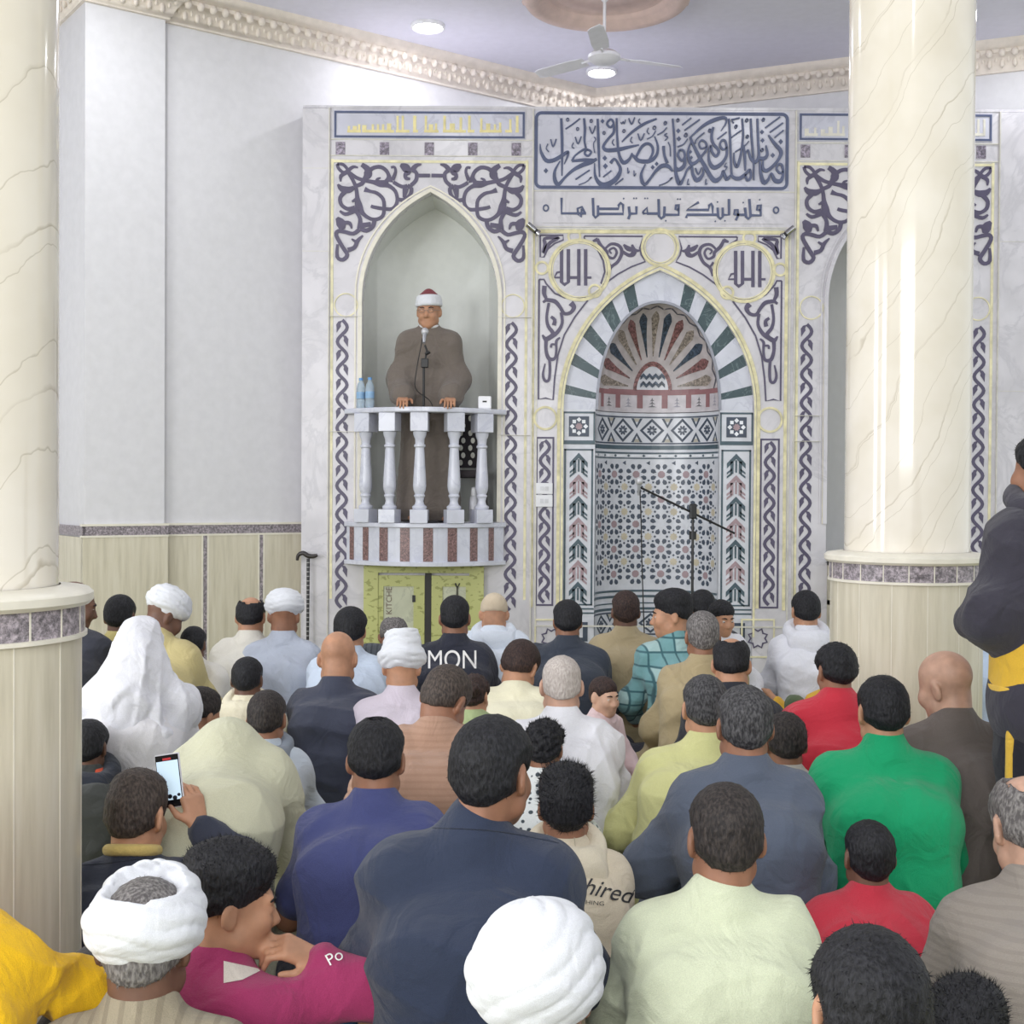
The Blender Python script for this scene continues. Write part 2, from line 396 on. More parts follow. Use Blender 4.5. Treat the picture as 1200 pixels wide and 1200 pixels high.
def column(cx, cy, label):
    r = empty('column', (cx, cy, 0)); r.scale = (1.06, 1.06, 0.9885); tag(r, label, 'column', 'marble columns of the hall')
    M().lathe([(0.236, 1.285), (0.236, CEIL / 0.9885)], 0, 0, 96).build('shaft', COLM, r, smooth=40)
    m = M().lathe([(0.0, 0.0), (0.286, 0), (0.286, 1.165)], 0, 0, 80)
    m.build('pedestal', TILE, r, smooth=40)
    m = M()
    for k in range(14):                                               # vertical joints of the pedestal cladding
        a = 2 * PI * k / 14 + 0.2
        m.obox((0.2862 * math.cos(a), 0.2862 * math.sin(a), 0.58), (math.cos(a), math.sin(a), 0), (-math.sin(a), math.cos(a), 0), (0, 0, 1), 0.001, 0.0016, 0.58)
    m.build('cladding_joint', WHITE_EDGE, r)
    b = M().lathe([(0.283, 1.17), (0.292, 1.17), (0.292, 1.243), (0.283, 1.243)], 0, 0, 80).build('granite_band', GREYGR, r, smooth=30)
    m = M()
    for k in range(20):
        a = 2 * PI * k / 20 + 0.05
        m.obox((0.2925 * math.cos(a), 0.2925 * math.sin(a), 1.206), (math.cos(a), math.sin(a), 0), (-math.sin(a), math.cos(a), 0), (0, 0, 1), 0.001, 0.002, 0.036)
    m.build('grout', WHITE_EDGE, b)
    M().lathe([(0.285, 1.16), (0.298, 1.162), (0.298, 1.172), (0.285, 1.174)], 0, 0, 80).build('lower_fillet', WHITE_EDGE, r, smooth=30)
    M().lathe([(0.2, 1.24), (0.303, 1.24), (0.312, 1.25), (0.312, 1.268), (0.302, 1.278), (0.24, 1.287)], 0, 0, 80).build('ledge', WHITE_EDGE, r, smooth=40)
    return r
_p = at(1062, 650, 5.3)
column(_p.x, 5.3, 'cream veined marble column on the right, in front of the arched niche')
column(-1.344, 3.05, 'cream veined marble column cut off by the left edge of the photo')
# ------------------------------------------------------------------ ceiling things
for i, (lx, ly) in enumerate(LAMPS[:3]):
    r = empty('ceiling_light', (lx, ly, CEIL))
    tag(r, ['recessed ceiling light above the long left cornice', 'recessed ceiling light below the fan, near the corner of the cornice', 'recessed ceiling light at the right edge, beyond the column'][i], 'ceiling light', 'recessed ceiling lights')
    M().lathe([(0.135, 0.0), (0.135, -0.02), (0.12, -0.028), (0.11, -0.02), (0.11, 0)], 0, 0, 32).build('trim_ring', plain((235, 235, 240), 0.4), r, smooth=40)
    M().lathe([(0.11, -0.015), (0.0, -0.022)], 0, 0, 32).build('diffuser', glow('lit_diffuser', (250, 250, 255), 14), r, smooth=60)
mx, my = at(711, 9, 9.3).x, 9.3
r = empty('ceiling_medallion', (mx, my, CEIL)); tag(r, 'round pink beige plaster medallion on the ceiling', 'ceiling medallion')
MED = plain((214, 190, 184), 0.5, var=0.03)
M().lathe([(0.6, 0), (0.61, -0.03), (0.6, -0.06), (0.605, -0.075), (0.585, -0.105), (0.545, -0.115), (0.51, -0.105), (0.49, -0.075), (0.47, -0.068), (0.45, -0.05), (0.44, -0.03)], 0, 0, 64).build('outer_ring', MED, r, smooth=50)
M().lathe([(0.45, -0.035), (0.4, -0.02), (0.39, -0.03), (0.3, -0.02), (0.29, -0.028), (0.2, -0.015), (0.0, -0.012)], 0, 0, 64).build('inner_dish', MED, r, smooth=50)
bd0 = M().ball((0, 0, 0), (0.03, 0.03, 0.028), 8).build('bead', MED, r, smooth=80)
for k in range(26):
    a = 2 * PI * k / 26; b = bd0 if k == 0 else bd0.copy()
    if k: C.objects.link(b)
    b.location = (0.602 * math.cos(a), 0.602 * math.sin(a), -0.045)
fz = at(708, 67, 9.3).z
r = empty('ceiling_fan', (mx - 0.015, my, fz)); tag(r, 'white ceiling fan hanging below the round plaster medallion', 'fan')
FANW = plain((226, 225, 235), 0.35, var=0.02)
M().tube([(0, 0, 0.03), (0, 0, CEIL - fz)], 0.012, 10).build('down_rod', FANW, r, smooth=60)
M().lathe([(0.0, 0.075), (0.03, 0.07), (0.04, 0.05), (0.085, 0.035), (0.118, 0.01), (0.118, -0.012), (0.09, -0.035), (0.05, -0.05), (0.0, -0.052)], 0, 0, 32).build('motor_housing', FANW, r, smooth=40)
M().lathe([(0.0, CEIL - fz - 0.001), (0.06, CEIL - fz - 0.02), (0.055, CEIL - fz - 0.05), (0.02, CEIL - fz - 0.09), (0.012, CEIL - fz - 0.1)], 0, 0, 24).build('canopy', FANW, r, smooth=40)
for k in range(3):
    a = 2 * PI * k / 3 + 0.35; d = Vector((math.cos(a), math.sin(a), 0)); q = Vector((-d.y, d.x, 0))
    m = M(); m.tube([d * 0.1, d * 0.2], 0.01, 6)
    pr = [(0.17, 0.05), (0.3, 0.062), (0.58, 0.055), (0.62, 0.03)]
    vs = []
    for s_, h in pr:
        for sg in (-1, 1):
            for dz in (0.002, -0.002): vs.append(d * s_ + q * h * sg + Vector((0, 0, dz + 0.012 * sg)))
    fs = [(0, 1, 3, 2), (12, 14, 15, 13)]
    for i in range(3):
        b = i * 4; fs += [(b, b + 2, b + 6, b + 4), (b + 1, b + 5, b + 7, b + 3), (b, b + 4, b + 5, b + 1), (b + 2, b + 3, b + 7, b + 6)]
    m.add(vs, fs); m.build('blade', FANW, r)
# ------------------------------------------------------------------ marble qibla wall
def fx(px, py=450): return FP(px, py)[0]
def fz(py, px=700): return FP(px, py)[1]
SX = YF / FPX                                                        # metres per photo pixel on the wall
def tr(ox, oy, sc):
    """point of a zoomed crop -> wall coordinates"""
    return lambda p: FP(ox + p[0] / sc, oy + p[1] / sc)
def inlay(m, T, sc, strokes, mi=0, d=0.004, sm=4, wk=1.08):
    for pts, ws in strokes:
        ws = [q * wk / sc * SX for q in (ws if hasattr(ws, '__len__') else [ws] * len(pts))]
        if len(ws) < len(pts): ws = list(np.interp(np.linspace(0, 1, len(pts)), np.linspace(0, 1, len(ws)), ws))
        m.stroke([T(p) for p in pts], ws, YF - d, YF + 0.001, mi, sm=sm)
ZT = fz(129, 775)                                                    # top edge of the facade
XL0, XL1, XL2, XM2, XR2, XR3 = fx(354), fx(385), fx(623), fx(930), fx(1168), 3.97
def arch_pts(xc, hw, zs, za, n=14):
    """pointed arch outline from left springing over the apex to the right springing"""
    H = za - zs; R = (hw * hw + H * H) / (2 * hw)
    c = xc + (R - hw)                                                # centre of the left arc
    a1 = math.acos((R - hw) / R)
    L = [(c - R * math.cos(a1 * i / n), zs + R * math.sin(a1 * i / n)) for i in range(n + 1)]
    return L + [(2 * xc - x, z) for x, z in L[-2::-1]]
def panel_with_arch(m, x0, x1, arch, zb, y0, y1, mi=0, ztop=None):
    """wall panel from the floor up, with an arched opening whose sill is at zb"""
    ztop = ztop or ZT
    k = len(arch) // 2; ap = arch[k]
    L = [(x0, 0), (arch[0][0], 0), (arch[0][0], zb)] if zb == 0 else [(x0, zb), (arch[0][0], zb)]
    L = [(x0, zb), (arch[0][0], zb)] + arch[:k + 1] + [(ap[0], ztop), (x0, ztop)]
    Rr = [(x1, zb), (x1, ztop), (ap[0], ztop)] + arch[k:] + [(arch[-1][0], zb)]
    m.prism(L, y0, y1, mi); m.prism(Rr, y0, y1, mi)
    if zb > 0: m.box(x0, x1, y0, y1, 0, zb, mi)
xcL = fx(503.5); hwL = (fx(583) - fx(424)) / 2; zsL = fz(352, 503); zaL = fz(225, 503)
archL = arch_pts(xcL, hwL, zsL, zaL)
xcR = xcL + 544.8 * SX; archR = [(x + xcR - xcL, z) for x, z in archL]
zPF = fz(613, 503) + 0.012                                             # pulpit floor
xcM = fx(772, 500); hwM = (fx(844, 560) - fx(697, 560)) / 2; zsM = fz(480, 772); zaM = fz(353, 772)
def ellarch(xc, a, zs, za, n=24, p=2.0):
    return [(xc - a * math.cos(PI * i / n), zs + (za - zs) * math.sin(PI * i / n) ** (2 / p)) for i in range(n + 1)]
xv0, xv1 = fx(660, 480), fx(883.5, 480); zvA = fz(317, 773)
archV = arch_pts(xcM, (xv1 - xv0) / 2, zsM, zvA)                      # outer edge of the voussoirs
archM = ellarch(xcM, hwM * 0.985, zsM, zaM, 28, 2.15)
m = M()
m.box(XL0, XL1, YF - 0.015, YF + 0.5, 0, ZT - 0.005)
panel_with_arch(m, XL1, XL2, archL, zPF - 0.03, YF, YF + 0.12)
panel_with_arch(m, XL2, XM2, archV, 0.0, YF, YF + 0.05)
panel_with_arch(m, XM2, XR2, archR, fz(660, 1000), YF, YF + 0.12)
m.box(XR2, XR3, YF - 0.015, YF + 0.5, 0, ZT - 0.005)
m.box(XL0, XR3, YF - 0.005, YF + 0.9, ZT, ZT + 0.02)
wall = tag(m.build('wall_back', MARBLE), kind='structure')
# slab joints and thin incised frames
m = M()
for a, b in ((XL1, 0.004), (XL2, 0.005), (XM2, 0.005), (XR2, 0.004)): m.box(a - b, a + b, YF - 0.019, YF, 0, ZT)
for py, x0, x1 in ((165, XL1, XL2), (184, XL1, XL2), (166, XM2, XR2), (187, XM2, XR2), (224, XL2, XM2), (266, XL2, XM2)):
    z = fz(py, 700); m.box(x0, x1, YF - 0.006, YF, z - 0.004, z + 0.004)
for py, x0, x1 in ((199, XL0, XL1), (296, XL0, XL1), (372, XL1, fx(424)), (507, XL1, fx(424)), (372, fx(583), XL2), (510, fx(583), XL2), (485, XM2, fx(963)), (515, XM2, fx(963)), (455, XR2, XR3), (280, XR2, XR3)):
    z = fz(py, (600)); m.box(x0, x1, YF - 0.0165, YF, z - 0.0022, z + 0.0022)
m.build('slab_joint', RIDGE, wall)
def band_rect(m, x0, x1, z0, z1, w, d, mi=0):
    for a, b, c, e in ((x0, x1, z0, z0 + w), (x0, x1, z1 - w, z1), (x0, x0 + w, z0 + w, z1 - w), (x1 - w, x1, z0 + w, z1 - w)):
        m.box(a, b, YF - d, YF, c, e, mi)
# arch mouldings of the two side niches
for nm, A in (('left', archL), ('right', archR)):
    xc = A[len(A) // 2][0]
    P = [(A[0][0] - 0.014, zPF)] + [(xc + (x - xc) * 1.03 - 0.0, z + 0.012) for x, z in A] + [(A[-1][0] + 0.014, zPF)]
    m = M(); m.stroke(P, 0.03, YF - 0.016, YF, 0, sm=1)
    P2 = [(A[0][0] - 0.052, zPF)] + [(xc + (x - xc) * 1.10, z + 0.045) for x, z in A] + [(A[-1][0] + 0.052, zPF)]
    m.stroke(P2, 0.012, YF - 0.008, YF, 0, sm=1)
    m.build('arch_moulding', WHITE_EDGE if nm == 'left' else MARBLE, wall)
# yellowish guide bands round the side panels
m = M()
for dx in (0, 544.8):
    for px in (388.5, 421.5, 585, 616):
        x = fx(px + dx); m.box(x - 0.010, x + 0.010, YF - 0.005, YF, zPF - 0.6 if px in (388.5, 616) else zPF, fz(352 if px in (421.5, 585) else 187, 503))
    m.box(fx(388 + dx), fx(617 + dx), YF - 0.0056, YF, fz(188, 503) - 0.02, fz(188, 503))
    for px in (405, 600.5):
        c = fx(px + dx), fz(358, 503)
        m.stroke([(c[0] + 0.088 * math.cos(t * PI / 12), c[1] + 0.088 * math.sin(t * PI / 12)) for t in range(24)], 0.009, YF - 0.006, YF, 0, closed=True, sm=1)
m.build('guide_band', YPALE, wall)
m = M()
for dx in (0, 544.8):
    for px in (399, 450.5, 503, 554, 605):
        x = fx(px + dx, 175); m.box(x - 0.036, x + 0.036, YF - 0.004, YF, fz(182, 503), fz(167, 503))
m.build('granite_block', granite('mauve_granite', (132, 124, 138), 50), wall)
# vine strips
def vine(m, x, zt, zb, hw=0.048, per=0.222, mi=0):
    n = int(round((zt - zb) / per)); per = (zt - zb) / n; st = []
    P = []; k = n * 12
    for i in range(k + 1):
        z = zt - per * i / 12; a = 2 * PI * i / 12
        P.append((x + hw * 0.78 * math.sin(a), z))
    m.stroke(P, 0.026, YF - 0.004, YF + 0.001, mi, sm=1)
    for i in range(n):
        for sg, o in ((-1, 0.0), (1, 0.5)):                              # one leaf on each side per wave
            z0 = zt - per * (i + o) - per * 0.02
            L = [(x + sg * hw * 0.05, z0), (x + sg * hw * 0.62, z0 - per * 0.03), (x + sg * hw * 0.98, z0 - per * 0.14), (x + sg * hw * 0.92, z0 - per * 0.26),
                 (x + sg * hw * 0.90, z0 - per * 0.42), (x + sg * hw * 0.55, z0 - per * 0.30), (x + sg * hw * 0.22, z0 - per * 0.2), (x + sg * hw * 0.28, z0 - per * 0.12)]
            m.prism(L, YF - 0.004, YF + 0.001, mi)
for px, y0, y1 in ((400.5, 375, 712), (598.5, 378, 715), (944, 380, 715), (1146, 383, 715)):
    m = M(); vine(m, fx(px, 540), fz(y0, px), fz(y1, px)); m.build('vine_inlay', PURPLE, wall)
# boxed vine strips beside the mihrab
for px, y0, y1, x0, x1 in ((638, 512, 710, 627.5, 649), (901.5, 514, 713, 890, 913)):
    m = M(); band_rect(m, fx(x0, 600), fx(x1, 600), fz(y1, px), fz(y0, px), 0.014, 0.004)
    vine(m, fx(px, 610), fz(y0 + 4, px), fz(y1 - 4, px), 0.045, 0.2); m.build('vine_inlay', PURPLE, wall)
# arabesque corners of the side niches (drawn once, mirrored and shifted)
ARB = [([(110, 115), (175, 125), (225, 185), (180, 215), (125, 170), (108, 118)], 30), ([(228, 195), (290, 152), (345, 160)], (36, 30, 14)),
 ([(215, 215), (150, 255), (148, 318)], (36, 36, 14)), ([(225, 200), (320, 270), (400, 300), (520, 325), (600, 345), (690, 365), (765, 425), (790, 520), (765, 600), (700, 632), (545, 612), (490, 595)], (34, 34, 34, 40, 60, 40, 34, 34, 34, 34, 34, 30)),
 ([(225, 200), (285, 300), (322, 390), (336, 500), (352, 590), (400, 680), (480, 738), (560, 745), (625, 705), (640, 620), (630, 520), (560, 450), (480, 428), (418, 405)], (34, 34, 34, 42, 70, 40, 34, 34, 34, 34, 34, 34, 30, 50)),
 ([(385, 125), (450, 175), (455, 240), (420, 285), (390, 340), (300, 375)], (40, 60, 80, 40, 40, 34)), ([(470, 200), (520, 162), (600, 152), (665, 195), (695, 260), (690, 320)], (40, 36, 36, 36, 40, 90)),
 ([(690, 330), (570, 325), (565, 290), (602, 275)], (50, 40, 26, 14)), ([(718, 158), (758, 155), (770, 210), (735, 300)], (24, 24, 28, 40)), ([(745, 325), (840, 375), (905, 365)], 34),
 ([(905, 362), (950, 400), (930, 480), (860, 525), (800, 520)], 36), ([(885, 390), (868, 500)], (60, 30)), ([(945, 360), (1000, 305), (1008, 225), (965, 190)], 36),
 ([(825, 130), (880, 160), (915, 205), (880, 240), (890, 280), (935, 288)], (30, 80, 60, 36, 36, 22)), ([(955, 195), (1000, 140), (1062, 122)], (50, 40, 14)), ([(1010, 250), (1160, 250)], 34),
 ([(115, 350), (160, 400), (240, 412), (300, 385)], (20, 56, 60, 34)), ([(195, 435), (142, 500), (155, 580), (225, 628), (310, 625)], (44, 36, 36, 36, 60)), ([(330, 520), (275, 545)], (40, 16)),
 ([(138, 650), (200, 688), (290, 660), (340, 620)], (20, 34, 36, 50)), ([(325, 660), (368, 740), (362, 850)], (36, 36, 50)), ([(370, 850), (440, 875), (510, 830), (530, 760)], 40), ([(375, 820), (490, 800)], (50, 40)),
 ([(362, 860), (290, 910), (200, 890), (120, 880), (98, 930), (170, 1060), (222, 1150), (170, 1205), (108, 1170), (112, 1030)], (40, 36, 36, 36, 36, 38, 38, 36, 34, 22)),
 ([(105, 730), (150, 790), (165, 860)], (30, 90, 50)), ([(190, 785), (250, 790), (272, 850)], (34, 34, 16)), ([(230, 1095), (305, 1065), (340, 990), (400, 930)], (44, 38, 36, 14)), ([(335, 1010), (272, 970)], (34, 14))]
_T = tr(384, 180, 9.677)
for dx in (0, 544.8):
    for mir in (0, 1):
        m = M(); T = lambda p: ((lambda q: ((2 * xcL - q[0]) if mir else q[0], q[1]))(_T(p)))
        inlay(m, lambda p: (T(p)[0] + dx * SX, T(p)[1]), 9.677, ARB, sm=3, wk=1.2); m.build('arabesque_inlay', PURPLE, wall)
# ---- side niches
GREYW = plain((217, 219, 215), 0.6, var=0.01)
def niche(name, A, zb, depth, mat):
    xc = A[len(A) // 2][0]; hw = (A[-1][0] - A[0][0]) / 2; m = M(); n = 40; rows = []
    xs = [A[0][0]] + [x for x, z in A[1:-1]] + [A[-1][0]]; zt = [z for x, z in A]
    vs = []; K = len(A)
    for (x, z) in A:
        y = YF + 0.1 + depth * math.sqrt(max(0, 1 - ((x - xc) / hw) ** 2)); vs += [(x, YF + 0.1, z), (x, y, z), (x, y, zb)]
    m.add(vs, [(3 * i, 3 * i + 3, 3 * i + 4, 3 * i + 1) for i in range(K - 1)] + [(3 * i + 1, 3 * i + 4, 3 * i + 5, 3 * i + 2) for i in range(K - 1)])
    m.box(A[0][0], A[-1][0], YF + 0.05, YF + depth + 0.12, zb - 0.05, zb)
    o = m.build(name, mat, wall, smooth=40); return o
def dense(A, n=4):
    xc = A[len(A) // 2][0]; hw = (A[-1][0] - A[0][0]) / 2; zz = [z for _, z in A]; xx = [x for x, _ in A]
    X = [xc - hw * math.cos(PI * i / 60) for i in range(61)]
    return [(x, float(np.interp(x, xx, zz))) for x in X]
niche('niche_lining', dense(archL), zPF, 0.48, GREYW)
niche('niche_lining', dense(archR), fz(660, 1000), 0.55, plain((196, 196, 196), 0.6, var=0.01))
# ------------------------------------------------------------------ inscriptions
def signboard(name, label, x0, y0, x1, y1, frame=None, rad=0.0, mat=MARBLE_B):
    r = M().box(fx(x0, y0), fx(x1, y0), YF - 0.006, YF, fz(y1, (x0 + x1) / 2), fz(y0, (x0 + x1) / 2)).build(name, mat)
    tag(r, label, 'inscription', 'inscription panels of the marble wall')
    if frame:
        a, b, c, d = fx(x0 + frame, y0), fx(x1 - frame, y0), fz(y1 - frame, (x0 + x1) / 2), fz(y0 + frame, (x0 + x1) / 2)
        P = []
        for cx, cz, a0 in ((b - rad, d - rad, 0), (a + rad, d - rad, 90), (a + rad, c + rad, 180), (b - rad, c + rad, 270)):
            for k in range(6 if rad else 1):
                t = math.radians(a0 + 18 * k + (0 if rad else 45)); P.append((cx + rad * math.cos(t), cz + rad * math.sin(t)))
        m = M()
        if rad: m.stroke(P, 0.024, YF - 0.011, YF - 0.005, 0, closed=True, sm=1)
        else:
            for q in ((a, b, c, c + .016), (a, b, d - .016, d), (a, a + .016, c + .016, d - .016), (b - .016, b, c + .016, d - .016)): m.box(q[0], q[1], YF - 0.011, YF - 0.005, q[2], q[3])
        m.build('frame', BLUEINK, r)
    return r
big = signboard('inscription_panel', 'large framed panel of flowing blue calligraphy above the mihrab', 626, 131, 925, 223, 2.5, 0.04)
CA = [([(282, 105), (290, 330), (288, 610)], (22, 26, 12)), ([(97, 330), (105, 400), (150, 475), (220, 472), (300, 425), (342, 400), (335, 445), (308, 508)], (8, 24, 36, 36, 32, 26, 18, 8)),
 ([(272, 480), (225, 570), (228, 650), (258, 685), (310, 630), (380, 565), (460, 520), (540, 490), (595, 462)], (10, 24, 36, 34, 22, 28, 38, 40, 24)), ([(375, 482), (470, 472), (560, 475)], (20, 30, 34)),
 ([(378, 482), (402, 435), (470, 385), (508, 372)], (26, 16, 20, 20)), ([(508, 378), (545, 400), (520, 435), (488, 415), (505, 376)], 20), ([(482, 105), (490, 200), (486, 300), (500, 372)], (20, 24, 20, 18)),
 ([(602, 110), (610, 350), (618, 620)], (20, 24, 12)), ([(715, 500), (748, 462), (780, 500), (802, 560), (765, 635), (690, 685), (625, 680), (580, 610), (575, 500)], (30, 22, 22, 30, 42, 46, 40, 24, 10)),
 ([(690, 135), (720, 115), (742, 150), (715, 185), (685, 160), (690, 135)], 20), ([(742, 155), (742, 230), (695, 285), (652, 350), (680, 385), (780, 380), (870, 360), (965, 340)], (20, 24, 22, 24, 34, 36, 28, 12)),
 ([(768, 105), (775, 300), (792, 430), (828, 495), (880, 465), (905, 410)], (18, 20, 24, 36, 26, 14)), ([(900, 420), (930, 450), (970, 480), (1060, 480), (1118, 430), (1130, 350), (1102, 265)], (14, 30, 36, 36, 26, 20, 12)),
 ([(942, 440), (990, 355), (1040, 328), (1080, 355), (1085, 410), (1058, 465)], (22, 26, 26, 24, 22, 20)), ([(815, 312), (900, 230), (1010, 155), (1120, 110)], (12, 22, 26, 16)),
 ([(320, 200), (380, 160), (447, 108)], 13), ([(408, 642), (532, 560)], 13), ([(435, 690), (500, 665), (548, 622), (530, 635)], 9), ([(650, 622), (722, 565)], 13), ([(755, 690), (827, 633)], 13), ([(1035, 288), (1080, 265), (1112, 215)], 10),
 ([(190, 290), (210, 355), (238, 288)], 12), ([(405, 270), (430, 330), (458, 265)], 12), ([(530, 180), (555, 240), (582, 172)], 12), ([(955, 240), (980, 300), (1012, 238)], 12), ([(875, 105), (900, 158), (927, 98)], 12),
 ([(165, 330), (150, 370), (172, 400)], 9), ([(390, 320), (375, 355), (396, 370)], 9), ([(742, 290), (730, 320), (748, 345)], 9), ([(902, 270), (890, 300), (908, 325)], 9), ([(1047, 190), (1036, 225), (1056, 245)], 9), ([(970, 110), (960, 135), (978, 155)], 9),
 ([(865, 540), (868, 588), (880, 570)], 9), ([(920, 565), (923, 612), (937, 592)], 9), ([(570, 270), (585, 292), (565, 330), (575, 410)], 8), ([(805, 140), (815, 155), (825, 135), (836, 155), (846, 118)], 8)]
CB = [([(-105, 510), (-140, 590), (-135, 655), (-108, 688), (-65, 640), (-15, 572), (40, 525), (95, 528), (135, 572)], (12, 22, 32, 26, 22, 26, 36, 34, 12)), ([(55, 350), (62, 430), (88, 500)], (26, 22, 28)), ([(95, 315), (112, 360), (115, 440)], 9),
 ([(135, 110), (150, 300), (155, 480), (165, 600), (195, 680), (228, 640), (262, 560), (300, 532), (312, 600), (350, 650), (400, 600), (405, 535)], (16, 20, 22, 30, 38, 22, 20, 26, 26, 40, 24, 12)),
 ([(195, 385), (228, 390), (242, 440), (215, 478), (182, 432), (195, 385)], 20), ([(244, 450), (236, 520), (190, 558), (158, 530)], (24, 32, 32, 10)),
 ([(288, 270), (312, 330), (362, 430), (425, 540), (470, 620), (512, 655), (560, 620), (578, 565), (608, 640), (650, 600)], (18, 24, 30, 34, 38, 40, 26, 16, 34, 14)),
 ([(288, 275), (400, 175), (500, 122), (590, 102), (606, 140), (560, 215)], (12, 26, 34, 26, 18, 8)), ([(300, 300), (270, 400), (288, 495), (330, 500), (378, 450), (432, 380), (425, 322), (390, 300), (366, 332), (386, 372), (432, 358)], (12, 20, 30, 28, 22, 22, 18, 18, 16, 16, 14)),
 ([(492, 185), (476, 260), (492, 330), (540, 392), (515, 440), (480, 400), (468, 345), (450, 430), (462, 500), (502, 540), (570, 498), (610, 420), (600, 315), (570, 300), (550, 340), (576, 380), (612, 365)], (22, 24, 24, 26, 24, 20, 18, 18, 28, 38, 30, 24, 20, 20, 18, 18, 14)),
 ([(630, 110), (640, 300), (650, 560), (662, 620), (720, 635), (780, 590), (812, 558), (822, 620), (790, 652), (772, 600)], (16, 20, 18, 26, 34, 26, 20, 24, 22, 16)), ([(745, 110), (754, 250), (737, 400), (715, 500), (695, 532), (675, 480), (674, 408)], (16, 18, 20, 26, 26, 18, 10)),
 ([(758, 340), (768, 450), (772, 565)], (14, 24, 14)), ([(820, 110), (830, 300), (845, 480), (848, 650)], (18, 20, 18, 10)), ([(878, 110), (885, 300), (890, 435), (862, 490), (822, 462), (795, 385), (770, 430)], (18, 20, 24, 30, 22, 16, 12)),
 ([(888, 455), (940, 458), (966, 420), (953, 345)], (26, 32, 24, 12)), ([(900, 480), (906, 580), (932, 668), (970, 650), (1000, 588), (1030, 650), (1080, 658), (1104, 600), (1095, 522), (1066, 510), (1046, 550), (1075, 588), (1104, 575)], (16, 26, 38, 26, 14, 36, 36, 22, 20, 18, 18, 18, 16)),
 ([(975, 255), (1030, 330), (1086, 400), (1062, 470), (1000, 540), (952, 568), (926, 540), (930, 470)], (12, 28, 32, 26, 28, 32, 22, 10)),
 ([(220, 165), (297, 104)], 12), ([(240, 212), (372, 118)], 13), ([(528, 290), (607, 228)], 12), ([(650, 275), (737, 213)], 12), ([(948, 190), (1077, 95)], 13), ([(988, 230), (1102, 148)], 13), ([(1030, 275), (1107, 213)], 12), ([(333, 328), (345, 290), (412, 233)], 12),
 ([(178, 357), (230, 335), (265, 288)], 11), ([(683, 402), (770, 345), (802, 308)], 10), ([(15, 697), (80, 672), (132, 628), (110, 640)], 9), ([(2, 252), (50, 225), (82, 188)], 10), ([(650, 120), (690, 112), (722, 104)], 12), ([(655, 130), (672, 150)], 8),
 ([(85, 240), (62, 255), (92, 275), (68, 300)], 9), ([(605, 500), (590, 528), (612, 538), (578, 582)], 9), ([(335, 545), (360, 600), (387, 540)], 12), ([(272, 640), (264, 685), (282, 685)], 9), ([(427, 640), (424, 685), (437, 680)], 9)]
def diam(m, T, sc, x, y, r):
    q = [T((x, y - r * 1.15)), T((x + r, y)), T((x, y + r * 1.15)), T((x - r, y))]; m.prism(q, YF - 0.011, YF - 0.005)
def ringlet(m, T, sc, x, y, r, w):
    m.stroke([T((x + r * math.cos(t * PI / 8), y + r * 1.2 * math.sin(t * PI / 8))) for t in range(16)], w / sc * SX, YF - 0.011, YF - 0.005, closed=True, sm=1)
def lettering(parent, groups, mat, sc=7.5):
    m = M()
    for ox, oy, strokes, dia, ring in groups:
        T = tr(ox, oy, sc); inlay(m, T, sc, strokes, d=0.011, sm=4, wk=0.98)
        for x, y, r in dia: diam(m, T, sc, x, y, r)
        for x, y, r in ring: ringlet(m, T, sc, x, y, r, max(7, r * 0.6))
    return m.build('lettering', mat, parent)
lettering(big, [(620, 125, CA, [(148, 565, 20), (665, 455, 21), (670, 525, 22), (645, 130, 18), (1085, 535, 18), (1120, 505, 17)], [(338, 118, 11), (425, 200, 11), (545, 130, 11), (657, 235, 11), (832, 218, 11), (1100, 190, 13)]),
 (770, 125, CB, [(185, 215, 20), (190, 285, 21), (920, 225, 19), (925, 300, 19), (1085, 310, 21), (1015, 430, 20), (293, 400, 15), (300, 450, 15)], [(70, 150, 12), (180, 125, 11), (250, 255, 13), (690, 180, 11), (785, 125, 11), (790, 268, 11), (920, 385, 11), (930, 120, 11), (460, 215, 11)])], BLUEINK)
low = signboard('inscription_panel', 'low marble panel with one line of angular dark lettering and two small rings', 636, 227, 918, 262, None, 0, MARBLE)
KA = [([(285, 803), (285, 940), (500, 940)], 21), ([(430, 935), (425, 898), (462, 882), (492, 940)], 19), ([(428, 945), (455, 972), (462, 900)], 17), ([(560, 805), (565, 955), (582, 978), (605, 958), (605, 870)], 21), ([(600, 945), (825, 945), (825, 865), (803, 848), (785, 870), (785, 900), (610, 900)], 21),
 ([(876, 880), (884, 955), (870, 990)], 22), ([(885, 942), (942, 942), (942, 878)], 21), ([(1000, 942), (1002, 925), (1035, 890), (1040, 940), (1000, 942)], 18), ([(1035, 942), (1140, 942)], 21), ([(1136, 815), (1142, 965), (1160, 985), (1185, 970), (1190, 880)], 21)]
KB = [([(12, 815), (15, 965), (38, 985), (60, 962), (65, 890)], 21), ([(65, 953), (188, 953), (188, 862), (165, 868), (160, 903), (188, 910)], 21), ([(365, 842), (258, 910), (450, 910), (455, 870), (474, 855), (486, 880), (486, 953), (262, 953), (255, 980)], 21),
 ([(486, 953), (535, 953)], 21), ([(530, 890), (535, 970), (555, 988), (575, 970), (575, 890)], 20), ([(575, 953), (630, 953), (630, 815)], 21), ([(690, 1000), (710, 960), (705, 908), (682, 910), (676, 948), (705, 953), (770, 953)], 20), ([(770, 890), (780, 972), (800, 988), (820, 968), (808, 815)], 21),
 ([(820, 958), (908, 958), (908, 865), (882, 872), (876, 908), (905, 912)], 21)]
m = M()
